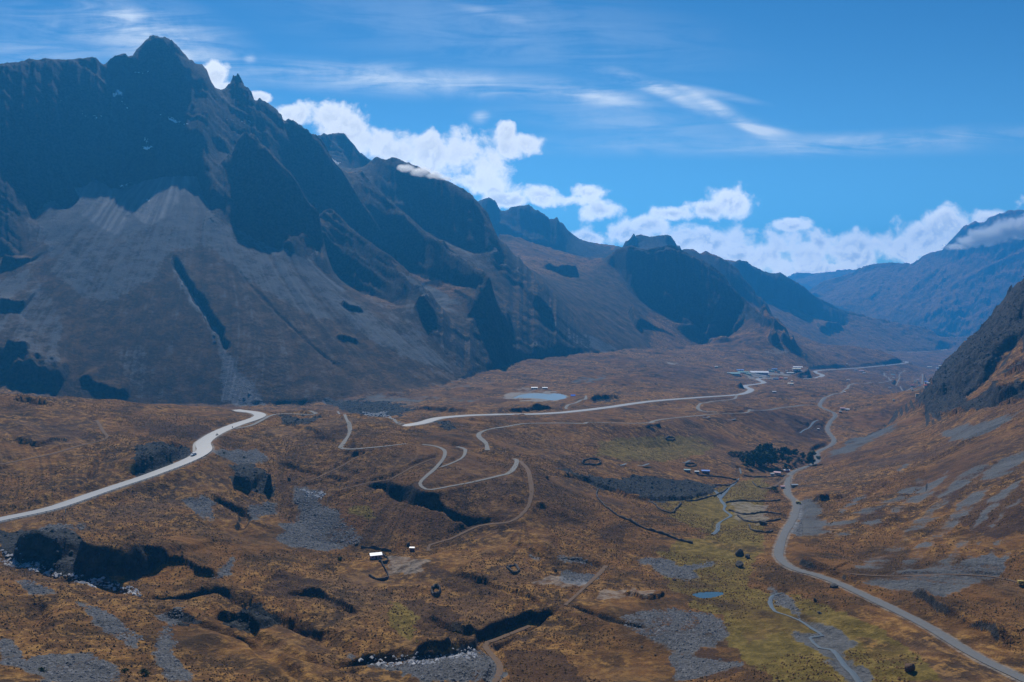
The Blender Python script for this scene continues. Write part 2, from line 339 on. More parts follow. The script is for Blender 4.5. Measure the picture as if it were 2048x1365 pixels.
CLF = [  # (base line left to right, height, decay behind)
 ([(462,975),(480,978),(500,984)], 7, 14), ([(520,985),(540,992),(556,986)], 8, 14),
 ([(20,1112),(50,1128),(98,1142)], 8, 26), ([(125,1150),(155,1156),(190,1166),(236,1184)], 10.5, 30), ([(250,1120),(330,1130),(400,1150),(450,1160)], 4, 9), ([(560,1190),(640,1200),(720,1230)], 3, 8), ([(850,1235),(900,1260),(960,1275)], 3, 8), ([(1010,1000),(1060,1010),(1100,1020)],2,6), ([(900,1150),(1000,1180),(1080,1210)], 2.5, 8), ([(620,870),(680,885)],2,6), ([(930,840),(1000,850)],2,6), ([(560,850),(620,862),(660,880)],2.5,7), ([(150,980),(230,975),(260,960)],3,8), ([(20,880),(90,890),(150,880)],3,8),
 ([(0,770),(60,772),(130,770)], 14, 22), ([(0,708),(30,712),(55,708)], 12, 15), ([(0,622),(30,620),(50,618)], 12, 20), ([(0,530),(20,540)],14,20),
 ([(265,950),(300,940),(340,925),(380,905)], 7, 16),
 ([(830,1312),(880,1300),(910,1280)], 3, 10),
 ([(430,1240),(470,1240),(520,1262)], 3.5, 12),
 ([(1000,826),(1060,823),(1120,820)], 5, 14), ([(940,826),(880,822),(820,822)][::-1], 5, 16),
 ([(1180,806),(1210,800),(1240,800)], 6, 14),
 ([(1590,752),(1610,752),(1628,746)], 18, 30), ([(1480,778),(1500,774)], 8, 16),
 ([(1500,605),(1530,660),(1560,675),(1600,680)], 30, 60),
 ([(1070,620),(1090,632),(1110,640)], 22, 40), ([(930,640),(970,645),(1010,662),(1040,660)], 22, 45), ([(820,620),(850,640),(880,655)], 16, 25),
 ([(1250,620),(1270,655),(1290,662)], 26, 50), ([(1090,540),(1130,550),(1160,548)], 22, 45), ([(1370,675),(1400,680),(1430,688)], 22, 45),
 ([(1620,650),(1650,668),(1690,660)], 30, 60), ([(1290,600),(1340,630),(1380,655)], 12, 40),
 ([(1960,800),(1985,812),(2020,800),(2048,790)], 12, 22), ([(1900,770),(1930,750),(1960,730)], 10, 18), ([(1860,800),(1885,790),(1930,775)], 10, 16),
 ([(1640,1005),(1660,1000),(1690,998)], 4, 8), ([(1580,1125),(1640,1148),(1690,1150)], 4, 9), ([(1800,1185),(1860,1215),(1940,1260),(2000,1300)], 3.5, 8),
 ([(680,605),(700,620),(730,625)], 8, 14), ([(670,675),(690,680),(720,690)], 6, 12),
 ([(150,760),(200,790),(260,800)], 8, 30), ([(1560,835),(1610,850),(1650,850)], 2, 6),
 ([(1100,945),(1160,960),(1230,985),(1300,1002),(1380,1000),(1430,985)], 2.5, 12),
 ([(20,800),(50,805),(100,812)], 4, 8),([(660,935),(720,948)],2,6),([(1240,1190),(1300,1200),(1340,1190)],2,5),
]
for L, h, dec in CLF:
    P = world_line(L, 4)
    sl, D, S, H, TT = distfield(P, dec*3)
    wob = fbm(X[sl], Y[sl], h*2.2, 4, 6, gain=.42)*h*.8
    d = np.maximum(D*(S > 0)+wob*(D < dec), 0)*(S > 0)
    tap = sstep(0, .16, TT)*sstep(0, .16, 1-TT)
    Z[sl] += h*(1+.5*fbm(X[sl], Y[sl], h*2.5, 2, 66))*sstep(0, h*.62, d)*np.exp(-np.maximum(d-h*.6, 0)/dec)*tap*(S > 0)
# ------------------------------------------------------------------ lake basin
LAKE = [(1024,797),(1040,790),(1060,787),(1082,787),(1098,789),(1108,787),(1120,788),(1128,790),(1134,795),(1126,799),(1112,801),(1098,802),(1088,799),(1065,797)]
LAKEZ = -127.0
def on_level(px, py, lv):
    u, w = ray(px, py); yy = lv/w; return u*yy, yy, lv
LW = np.array([on_level(a, b, LAKEZ) for a, b in LAKE])
def inpoly(px, py, poly):
    r = np.zeros(px.shape, bool); n = len(poly)
    for k in range(n):
        x1, y1 = poly[k][:2]; x2, y2 = poly[(k+1) % n][:2]
        if y1 == y2: continue
        c = ((y1 > py) != (y2 > py)) & (px < (x2-x1)*(py-y1)/(y2-y1)+x1)
        r ^= c
    return r
sl, D, S, H, TT = distfield(np.vstack([LW, LW[:1]]), 45)
ins = inpoly(X[sl], Y[sl], LW)
Z[sl] = np.where(ins, LAKEZ-1.2, np.where(D < 40, (LAKEZ+.25)+(Z[sl]-(LAKEZ+.25))*sstep(2, 40, D), Z[sl]))
for PD in ([(1384,1190),(1400,1185),(1445,1185),(1440,1192),(1405,1197)],):
    c = np.array([cast(a, b, ZS and None if False else None) for a, b in PD]); PONDZ = float(np.median(c[:, 2]))
    PW = np.array([on_level(a, b, PONDZ) for a, b in PD]); PW = catmull(np.vstack([PW, PW[:1]]), 2)
    sl, D, S, H, TT = distfield(PW, 14)
    ins = inpoly(X[sl], Y[sl], PW)
    Z[sl] = np.where(ins, PONDZ-.6, np.where(D < 12, PONDZ+.12+(Z[sl]-PONDZ)*sstep(1, 12, D), Z[sl]))
# ------------------------------------------------------------------ roads and tracks
HWY1 = [(-400,1130,330),(-150,1075,360),(0,1040,385),(100,1018,400),(200,985,425),(300,950,450),(380,920,480),(408,900,500),(407,885,520),(430,868,550),(470,850,585),(508,838,620),(520,830,645),(505,824.5,668),(470,821,690)]
HWY2 = [(800,853,620),(845,845,640),(880,836,680),(940,831,720),(1000,829,750),(1100,827,800),(1200,817,870),(1300,803,960),(1400,795,1080),(1480,789,1250),(1502,780,1380),(1490,772,1480),(1527,766,1580),(1518,757.5,1680),(1579,758,1750),(1625,757,1830),(1645,751,1930),(1634,742,2060),(1720,736,2400),(1800,728,2680),(1814,724,2730),(1790,722,2790)]
VAL = [(1650,795,1300),(1640,812,1150),(1670,828,1080),(1660,845,1040),(1655,860,990),(1668,880,930),(1660,892,900),(1635,905,860),(1633,925,800),(1590,942,750),(1578,955,710),(1575,985,620),(1592,1005,560),(1590,1030,510),(1570,1065,440),(1558,1100,395),(1562,1120,375),(1590,1138,355),(1650,1155,338),(1750,1200,305),(1850,1250,275),(1950,1310,245),(2048,1358,225),(2200,1430,200)]
ROADS = [  # (line, half width, kind, bank)
 (HWY1, 4.7, 'road', 9), (HWY2, 5.2, 'road', 11),
 (VAL, 2.15, 'gravel', 4),
 ([(1640,812),(1645,798),(1660,792),(1690,779),(1705,768),(1740,765),(1780,762),(1810,760),(1850,757)], 1.98, 'track', 4),
 ([(1500,820),(1560,815),(1600,811),(1640,812)], 2.4, 'gravel', 3),
 ([(975,901),(972,888),(958,866),(1000,855),(1060,846),(1150,847),(1170,848),(1175,844),(1230,846),(1310,848)], 1.72, 'track', 3),
 ([(1300,845),(1320,841),(1400,831),(1430,829),(1490,826),(1500,820)], 1.72, 'track', 3),
 ([(1475,791),(1465,798),(1420,804),(1398,810),(1397,818),(1408,823),(1435,826)], 1.85, 'track', 3),
 ([(676,824),(690,833),(699,850),(698,870),(685,888),(681,896),(700,900),(760,895),(812,888)], 1.32, 'track', 4),
 ([(845,888),(870,891),(888,900),(888,915),(870,935),(850,955),(840,966),(846,977),(862,980),(900,973),(950,965),(1000,952),(1022,940),(1034,925),(1028,916)], 1.39, 'track', 4),
 ([(914,893),(930,900),(925,915),(900,929),(882,934)], 1.19, 'track', 2),
 ([(1040,922),(1055,935),(1062,965),(1063,985),(1057,1012),(1040,1035),(1018,1045),(990,1047),(960,1050),(935,1062),(900,1080),(860,1092),(857,1103)], 1.1, 'dirt', 3),
 ([(470,858),(500,850),(520,843),(538,833),(560,829),(590,829),(618,828),(632,826),(620,822)], 1.45, 'track', 3),
 ([(0,932),(60,918),(110,906),(160,892),(212,879),(205,860),(193,838)], 1.1, 'dirt', 3),
 ([(780,834),(790,838),(800,845)], 1.32, 'track', 2),
 ([(1133,821),(1133,812),(1150,806),(1162,800),(1171,797),(1172,792)], 1.58, 'track', 2),
 ([(1610,757),(1590,750),(1602,742),(1612,737),(1608,733)], 3, 'dirt', 3),
 ([(1768,746),(1778,757),(1782,762)], 1.72, 'track', 2),([(1810,740),(1800,748),(1792,757)], 1.32, 'track', 2),([(1790,770),(1800,760)], 1.32, 'track', 2),
 ([(1800,772),(1806,782),(1815,781),(1825,774)], 1.58, 'track', 2),([(1845,757),(1844,768)], 1.72, 'track', 2),
 ([(1575,952),(1560,965),(1540,975),(1515,977)], 1.4, 'dirt', 2),
 ([(1785,704.6,3640),(1821,705,3720),(1876,703.5,3950),(1886,701,4050),(1893,698.5,4150)], 8, 'road', 20),
 ([(1130,1208),(1160,1180),(1195,1150),(1212,1135)], 1.0, 'dirt', 2),
 ([(620,965),(660,945),(690,925),(720,905)], .6, 'dirt', 1.5),([(680,985),(740,968),(780,955),(830,930),(870,915)], .6, 'dirt', 1.5),
 ([(985,1365),(1000,1330),(970,1300),(990,1280),(1060,1250)], 1.0, 'dirt', 2),
 ([(1700,1155),(1800,1150),(1900,1145),(1990,1155),(2048,1168)], .6, 'dirt', 1.5),
]
STR = [
 ([(1478,957),(1470,966),(1462,972),(1450,985),(1440,995),(1432,985),(1430,982),(1440,990),(1442,1000),(1450,1010),(1448,1020),(1462,1030),(1455,1035),(1438,1045),(1435,1060),(1425,1066)], .9),
 ([(1565,1183),(1545,1192),(1540,1205),(1550,1220),(1570,1228),(1600,1240),(1625,1255),(1645,1266),(1620,1278),(1640,1292),(1665,1300),(1690,1325),(1705,1345),(1722,1365)], .75),
 ([(1636,840),(1622,852),(1612,858),(1600,866)], .9), ([(1480,935),(1482,948)],.7),
]
ROADS += [(L, hw, 'stream', 1.6) for L, hw in STR]
road_lines = []; vergem = np.zeros((NV, NU), np.float32)
Zr = Z.copy()
for L, hw, kind, bank in ROADS:
    P = world_line(L, 5 if hw < 5 else 6)
    if len(P[0]) and len(L[0]) == 2: P[:, 2] = ground(P[:, 0], P[:, 1], Z)
    n = 5 if len(L[0]) == 2 else 3
    if kind == 'stream': n = 2; P[:, 2] -= .25
    for _ in range(n*3):
        q = np.pad(P[:, 2], 1, mode='edge'); P[:, 2] = (q[:-2]+q[2:]+2*q[1:-1])/4
    sl, D, S, H, TT = distfield(P, hw+bank+3)
    inner = hw+1.0+.0012*Y[sl]
    w = sstep(inner, inner+bank, D)
    m = D < 1e8
    Z[sl] = np.where(m, H*(1-w)+Z[sl]*w-(1-w)*(.25+.0001*Y[sl]), Z[sl])
    if kind not in ('dirt', 'stream', 'track'): vergem[sl] = np.maximum(vergem[sl], (1-sstep(hw+.5, hw+2.5+(2 if kind == 'road' else .6), D))*m)
    road_lines.append((P, hw, kind))
print('roads', round(time.time()-T0, 1))
# ------------------------------------------------------------------ ground cover maps
PXp, PYp = project(X, Y, Z)
wn = fbm(X/Y*1500, GV*1500, 26, 4, 200, gain=.6).astype(f32); wn2 = fbm(X/Y*1500, GV*1500, 26, 4, 230, gain=.6).astype(f32)
QX = (PXp+wn*15+2.2*st1).astype(f32); QY = (PYp+wn2*8).astype(f32)
del PXp, PYp
def paint(dst, polys, val=1.0, soft=0):
    for P in polys:
        xs = [p[0] for p in P]; ys = [p[1] for p in P]
        m = (QX > min(xs)-2) & (QX < max(xs)+2) & (QY > min(ys)-2) & (QY < max(ys)+2)
        i = np.nonzero(m); k = inpoly(QX[i], QY[i], P)
        dst[i[0][k], i[1][k]] = val
scree = np.zeros((NV, NU), f32); green = np.zeros_like(scree); dark = np.zeros_like(scree); pale = np.zeros_like(scree); snow = np.zeros_like(scree); peat = np.zeros_like(scree)
paint(scree, [[(-50,420),(80,410),(143,376),(188,359),(396,349),(430,437),(553,500),(640,560),(800,690),(900,740),(985,800),(-50,800)]], .22)
paint(scree, [[(-50,100),(300,60),(1010,500),(960,560),(700,420),(400,420),(-50,500)]], .5)
paint(scree, [[(640,540),(700,590),(860,600),(985,640),(1100,690),(1240,700),(1100,712),(960,740),(900,745),(760,660)]], .45)
paint(scree, [[(80,410),(143,376),(188,359),(396,349),(430,437),(553,500),(650,560),(760,640),(860,700),(900,740),(820,720),(700,660),(600,620),(500,560),(420,500),(350,490),(330,520),(300,560),(230,600),(170,600),(100,540)]], .70)
paint(scree, [[(270,700),(290,690),(330,800),(275,800)]], .7)
paint(scree, [[(85,412),(143,376),(188,359),(396,349),(424,437),(350,450),(300,440),(250,470),(180,460),(120,440)], [(553,500),(581,474),(612,470),(640,540),(690,585),(640,570)], [(330,500),(345,515),(400,590),(455,700),(480,740),(525,808),(435,808),(440,700),(390,610)],
 [(731,437),(790,465),(796,474),(760,460)],[(1090,640),(1150,660),(1245,700),(1210,704),(1150,690)], [(945,470),(1000,500),(1060,560),(1000,530)], [(700,490),(760,520),(880,590),(960,620),(880,605),(780,560)]], 1.0)
SC = [
 [(590,975),(640,982),(645,1010),(690,1040),(725,1085),(690,1098),(650,1107),(590,1095),(550,1080),(570,1050),(605,1040),(585,1005)],
 [(480,1020),(540,1000),(560,1010),(545,1030),(505,1042)], [(430,905),(520,900),(540,920),(480,925)], [(360,1000),(400,990),(425,1010),(430,1040),(400,1035)],
 [(405,1160),(440,1140),(470,1115),(460,1145),(430,1160)], [(90,1045),(170,1050),(180,1060),(60,1065)],
 [(0,1270),(30,1290),(50,1320),(100,1310),(180,1310),(230,1330),(245,1365),(90,1365),(70,1345),(0,1330)], [(160,1205),(220,1230),(280,1275),(270,1300),(200,1260)],
 [(320,1250),(345,1262),(350,1310),(385,1365),(340,1365),(305,1310)], [(20,1160),(80,1165),(110,1190),(60,1190)], [(305,1230),(360,1215),(380,1240),(340,1250)],
 [(730,1320),(800,1330),(860,1315),(955,1300),(990,1320),(1012,1345),(1000,1365),(860,1365),(780,1340)], [(690,1310),(760,1315),(800,1345),(730,1330)],
 [(1225,1240),(1290,1222),(1340,1218),(1410,1225),(1450,1245),(1455,1270),(1430,1290),(1370,1305),(1320,1290),(1260,1265)],
 [(1060,1112),(1120,1110),(1200,1128),(1180,1135),(1110,1122)], [(1250,1120),(1320,1120),(1380,1140),(1400,1160),(1330,1150),(1290,1130)], [(1130,1140),(1190,1150),(1180,1165),(1130,1165)],
 [(1545,1175),(1570,1190),(1620,1240),(1690,1262),(1710,1290),(1680,1300),(1690,1320),(1750,1340),(1735,1365),(1690,1365),(1650,1310),(1600,1280),(1580,1260),(1640,1270),(1590,1230),(1550,1205)],
 [(1350,1150),(1440,1130),(1430,1120),(1350,1140)],[(1340,1310),(1500,1330),(1450,1340),(1380,1365),(1350,1365)],
 [(1590,1000),(1640,1000),(1645,1050),(1640,1075),(1585,1070)],
 [(1500,952),(1500,945),(1501,946)],
 [(1650,910),(1700,885),(1760,862),(1800,842),(1770,870),(1700,905)], [(1880,860),(1950,850),(2048,820),(1960,870),(1900,882)],
 [(1790,940),(1830,925),(1800,945)], [(1130,762),(1210,752),(1200,762),(1150,766)], [(1500,748),(1580,745),(1560,752),(1500,757)], [(1830,780),(1855,776),(1858,795),(1840,800)],
 [(0,560),(60,540),(120,620),(120,760),(60,700),(0,690)], [(230,700),(290,690),(330,800),(275,800)],
 [(640,800),(760,790),(840,800),(820,822),(760,835),(700,822)],
]
def band(L, w0, w1):
    n = len(L); a = []; b = []
    for i, (x_, y_) in enumerate(L):
        w = w0+(w1-w0)*i/(n-1); p = L[max(i-1, 0)]; q = L[min(i+1, n-1)]; dx = q[0]-p[0]; dy = q[1]-p[1]; l = math.hypot(dx, dy); a.append((x_-dy/l*w, y_+dx/l*w)); b.append((x_+dy/l*w, y_-dx/l*w))
    return a+b[::-1]
paint(scree, [band(*t_) for t_ in [([(1640,1066),(1720,1030),(1790,1000),(1850,960)], 9, 5), ([(1655,1080),(1760,1040),(1850,990),(1900,940)], 4, 3), ([(1720,1150),(1790,1100),(1850,1040),(1900,985),(1970,925)], 17, 9),
 ([(1800,1140),(1860,1085),(1930,1020),(1990,950),(2060,895)], 12, 14), ([(1860,1150),(1920,1095),(1960,1040),(2010,985),(2060,940)], 9, 7), ([(1910,1140),(1960,1085),(2000,1035),(2060,980)], 6, 5), ([(1960,1140),(2000,1085),(2060,1030)], 6, 5), ([(1640,1050),(1700,1010),(1780,960)], 3, 2), ([(1990,1130),(2040,1090),(2080,1060)], 5, 4), ([(1740,1060),(1800,1015),(1880,960)], 2, 2)]], .62)
paint(scree, [[(1720,1172),(1760,1150),(1860,1148),(1960,1140),(1975,1165),(1890,1190),(1860,1200),(1820,1188)],[(1720,1170),(1800,1140),(1900,1130),(1990,1100),(2010,1150),(1900,1180)],[(1590,1000),(1640,1000),(1640,1050),(1630,1072),(1585,1070)]], .8)
paint(scree, SC[:26], .9)
paint(scree, SC[26:], .56)
paint(scree, [[(120,640),(150,625),(180,650),(205,720),(230,790),(170,760),(130,720)]], .1)
paint(scree, [[(0,690),(60,705),(90,730),(140,770),(0,760)]], .0)
paint(dark, [[(1100,935),(1130,940),(1180,952),(1230,957),(1300,953),(1380,962),(1440,972),(1420,990),(1370,1003),(1310,1003),(1250,985),(1200,975),(1150,955)],
 [(270,890),(330,885),(385,905),(330,940),(270,955)], [(455,930),(500,925),(550,960),(556,992),(510,985),(470,970)], [(640,800),(740,800),(830,815),(800,832),(740,836),(690,822)],
 [(0,1065),(80,1055),(140,1060),(200,1110),(235,1185),(120,1150),(0,1110)], [(860,840),(915,850),(900,862)], [(560,830),(640,835),(620,850),(560,850)],
 [(1180,805),(1220,795),(1240,805)],[(440,1250),(520,1200),(560,1250),(500,1265)],[(330,1230),(380,1225),(400,1250),(350,1250)]], 1.0)
paint(green, [[(1300,1000),(1400,985),(1480,965),(1530,975),(1530,1090),(1490,1180),(1560,1190),(1700,1250),(1860,1335),(1900,1365),(1560,1365),(1460,1290),(1440,1220),(1340,1180),(1320,1130),(1350,1080),(1420,1070),(1350,1040)],[(1200,880),(1400,868),(1440,890),(1380,915),(1260,925),(1190,910)]], .78)
paint(green, [
 [(1230,885),(1300,880),(1380,880),(1360,905),(1280,915),(1220,905)], [(1340,1010),(1400,985),(1440,990),(1480,970),(1520,950),(1540,975),(1520,1000),(1460,1060),(1400,1060),(1350,1040)],
 [(1440,1060),(1520,1065),(1530,1090),(1450,1085)], [(1300,1100),(1390,1105),(1420,1130),(1330,1125)],
 [(1380,1180),(1480,1175),(1560,1190),(1560,1230),(1500,1240),(1440,1230),(1380,1215)], [(1450,1270),(1540,1260),(1640,1300),(1700,1365),(1560,1365),(1480,1320)],
 [(1570,1185),(1680,1220),(1780,1270),(1860,1330),(1880,1365),(1760,1365),(1700,1300),(1710,1270),(1620,1230)], [(700,1010),(740,1010),(750,1040),(700,1030)], [(780,1200),(840,1230),(830,1290),(780,1250)]], 1.0)
paint(green, [[(1360,1190),(1420,1180),(1560,1200),(1570,1260),(1500,1290),(1460,1230)], [(1700,1270),(1800,1290),(1840,1330),(1740,1320)]], .7)
paint(peat, [[(1565,825),(1640,840),(1655,862),(1660,880),(1620,880),(1590,862),(1570,850)], [(1400,1290),(1500,1340),(1400,1365),(1330,1330)], [(1010,1300),(1120,1300),(1180,1365),(1020,1365)], [(560,1140),(640,1160),(620,1200),(520,1190)], [(850,1130),(960,1160),(1010,1200),(900,1180)],
 [(1180,1060),(1260,1050),(1240,1090)], [(300,850),(420,850),(440,880),(300,870)], [(600,880),(680,850),(700,880)], [(1380,1120),(1480,1110),(1500,1150),(1400,1150)],
 [(800,1200),(900,1215),(930,1260),(850,1270)], [(1700,1040),(1780,1000),(1760,1060)], [(1880,1000),(1950,950),(1900,1020)], [(1900,1040),(2048,960),(2048,1060),(1990,1080)]], 1.0)
paint(pale, [[(452,695),(462,720),(520,806),(436,806),(445,730)],[(345,512),(400,600),(452,690),(446,690),(395,612)],[(188,362),(230,420),(300,450),(340,430),(396,352),(330,352),(240,380)],[(150,378),(188,362),(260,440),(230,470),(160,430)]], .62)
paint(pale, [[(1000,790),(1024,786),(1100,784),(1135,790),(1140,797),(1080,803),(1030,800),(1000,796)], [(1480,750),(1540,745),(1600,748),(1560,755),(1500,758)], [(1335,727),(1365,724),(1362,729),(1340,731)], [(1285,720),(1300,720),(1298,723)]], .9)
paint(pale, [[(780,1110),(860,1120),(840,1150),(770,1150)], [(1510,700),(1600,697),(1620,703),(1540,706)], [(1030,775),(1100,777),(1095,782),(1040,782)], [(1100,1150),(1200,1165),(1120,1180),(1060,1165)], [(1460,1000),(1540,1010),(1530,1050),(1470,1040)],[(1200,1180),(1320,1180),(1300,1200),(1180,1200)]], .6)
paint(snow, [[(120,193),(134,203),(128,205)],[(165,231),(188,238),(203,238),(196,232)],[(274,140),(300,143),(312,141),(300,147),(276,145)],[(283,283),(292,274),(300,275),(300,279),(320,283),(338,283),(318,285),(300,281),(292,286)],[(282,292),(300,290),(304,296),(290,298)],[(226,178),(240,180),(246,205),(285,233),(262,225),(240,205),(232,195)],
 [(215,205),(230,212),(232,216)],[(322,222),(345,238),(370,244),(400,235),(370,250),(340,242)],[(230,367),(260,366),(280,361),(255,372),(235,373)],[(330,163),(355,178),(345,176)],[(450,240),(560,246),(560,248),(450,244)],[(300,178),(320,180),(312,183)],[(545,300),(580,312),(570,315)],[(655,310),(670,318),(684,330),(675,330)],[(640,380),(650,395),(655,420)],[(186,192),(205,200),(196,202)],[(150,225),(175,232),(170,240)],
 [(288,404),(300,402),(314,404),(300,406)]], .8)
GX = [(-50,330),(130,424),(95,470),(60,525),(-50,520)]
scree = blur(scree, 5)
for nm in ('scree', 'green', 'dark', 'pale', 'snow', 'peat'):
    globals()[nm] = blur(globals()[nm], 1).astype(f32)
farm_ = sstep(3600, 4600, Y)*(1-samp(np.minimum(blur(cm.astype(float), 3)*3.0, 1), GU, GV))
Z += farm_*(70*(fbm(X+200*wn, Y, 620, 4, 501, ridged=True)-.1)+14*st3)
olive = ((QY < 815) & (Y > 900) & (QX < 1300)).astype(np.float32)*sstep(.28, .5, slope)
sx2, sy2 = slopes(Z); slope2 = np.sqrt(sx2**2+sy2**2)
rk = sstep(.85, 1.2, slope2*.6+slope*.5)
pale = np.maximum(pale, vergem*.65)
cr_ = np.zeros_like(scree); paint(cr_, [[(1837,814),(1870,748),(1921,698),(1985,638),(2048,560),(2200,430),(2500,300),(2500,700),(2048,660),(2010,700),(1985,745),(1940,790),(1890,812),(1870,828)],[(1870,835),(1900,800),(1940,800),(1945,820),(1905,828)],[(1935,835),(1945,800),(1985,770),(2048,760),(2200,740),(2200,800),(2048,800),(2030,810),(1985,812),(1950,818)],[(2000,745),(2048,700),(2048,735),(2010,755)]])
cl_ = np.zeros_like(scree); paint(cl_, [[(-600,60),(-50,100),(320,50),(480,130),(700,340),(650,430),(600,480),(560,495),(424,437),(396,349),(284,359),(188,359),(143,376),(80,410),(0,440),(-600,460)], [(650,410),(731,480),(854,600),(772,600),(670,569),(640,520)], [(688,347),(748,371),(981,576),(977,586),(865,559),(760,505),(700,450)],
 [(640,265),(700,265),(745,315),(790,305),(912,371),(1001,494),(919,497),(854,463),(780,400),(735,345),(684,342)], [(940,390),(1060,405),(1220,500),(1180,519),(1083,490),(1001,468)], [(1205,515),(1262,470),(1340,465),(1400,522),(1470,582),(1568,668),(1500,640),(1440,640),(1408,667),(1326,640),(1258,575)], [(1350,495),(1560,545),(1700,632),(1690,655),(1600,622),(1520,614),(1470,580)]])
rk = np.maximum(rk, blur(cl_, 2)*.9)  # dark rock over whole cliffs, its colour also standing in for shade
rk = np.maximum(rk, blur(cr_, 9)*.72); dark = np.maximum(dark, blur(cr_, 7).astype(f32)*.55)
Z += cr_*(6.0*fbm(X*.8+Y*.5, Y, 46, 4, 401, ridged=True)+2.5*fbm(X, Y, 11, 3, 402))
print('paint', round(time.time()-T0, 1))
# ------------------------------------------------------------------ materials
def mat(name, col, rough=.9, **k):
    m = bpy.data.materials.new(name); m.use_nodes = True
    b = m.node_tree.nodes['Principled BSDF']; b.inputs['Base Color'].default_value = (*col, 1); b.inputs['Roughness'].default_value = rough
    b.inputs['Specular IOR Level'].default_value = k.get('spec', .2); b.inputs['Metallic'].default_value = k.get('metal', 0)
    nt = m.node_tree
    if k.get('vary', 0) or k.get('bump', 0):
        tc = nt.nodes.new('ShaderNodeNewGeometry'); n = nt.nodes.new('ShaderNodeTexNoise')
        n.inputs['Scale'].default_value = k.get('scale', 1.0); n.inputs['Detail'].default_value = 5; n.inputs['Roughness'].default_value = .7
        nt.links.new(tc.outputs['Position'], n.inputs['Vector'])
        if k.get('vary', 0):
            v = k['vary']; mx = nt.nodes.new('ShaderNodeMix'); mx.data_type = 'RGBA'
            mx.inputs[6].default_value = (*[c*(1-v) for c in col], 1); mx.inputs[7].default_value = (*[min(1, c*(1+v)) for c in col], 1)
            nt.links.new(n.outputs['Fac'], mx.inputs[0]); nt.links.new(mx.outputs[2], b.inputs['Base Color'])
        if k.get('bump', 0):
            bp = nt.nodes.new('ShaderNodeBump'); bp.inputs['Strength'].default_value = 1; bp.inputs['Distance'].default_value = k['bump']
            nt.links.new(n.outputs['Fac'], bp.inputs['Height']); nt.links.new(bp.outputs['Normal'], b.inputs['Normal'])
    return m
class NT:
    def __init__(s, nt): s.nt = nt; s.N = nt.nodes; s.L = nt.links
    def put(s, i, v):
        if isinstance(v, (int, float)): i.default_value = v
        elif isinstance(v, tuple): i.default_value = v if len(v) == len(i.default_value) else (*v, 1)
        else: s.L.new(v, i)
    def math(s, op, a, b=0.0, c=None, clamp=False):
        n = s.N.new('ShaderNodeMath'); n.operation = op; n.use_clamp = clamp
        s.put(n.inputs[0], a); s.put(n.inputs[1], b)
        if c is not None: s.put(n.inputs[2], c)
        return n.outputs[0]
    def mix(s, f, a, b, mode='MIX'):
        n = s.N.new('ShaderNodeMix'); n.data_type = 'RGBA'; n.blend_type = mode
        s.put(n.inputs[0], f); s.put(n.inputs[6], a); s.put(n.inputs[7], b); return n.outputs[2]
    def ramp(s, v, a, b, c=0.0, d=1.0):
        n = s.N.new('ShaderNodeMapRange'); n.interpolation_type = 'SMOOTHSTEP'
        s.put(n.inputs[0], v); s.put(n.inputs[1], a); s.put(n.inputs[2], b); s.put(n.inputs[3], c); s.put(n.inputs[4], d); return n.outputs[0]
    def noise(s, vec, scale, detail=4, rough=.6, dist=0):
        n = s.N.new('ShaderNodeTexNoise'); s.put(n.inputs['Vector'], vec); n.inputs['Scale'].default_value = scale
        n.inputs['Detail'].default_value = detail; n.inputs['Roughness'].default_value = rough; n.inputs['Distortion'].default_value = dist; return n.outputs['Fac']
    def attr(s, name):
        n = s.N.new('ShaderNodeAttribute'); n.attribute_name = name; sp = s.N.new('ShaderNodeSeparateColor'); s.L.new(n.outputs['Color'], sp.inputs[0])
        return sp.outputs[0], sp.outputs[1], sp.outputs[2], n.outputs['Alpha']
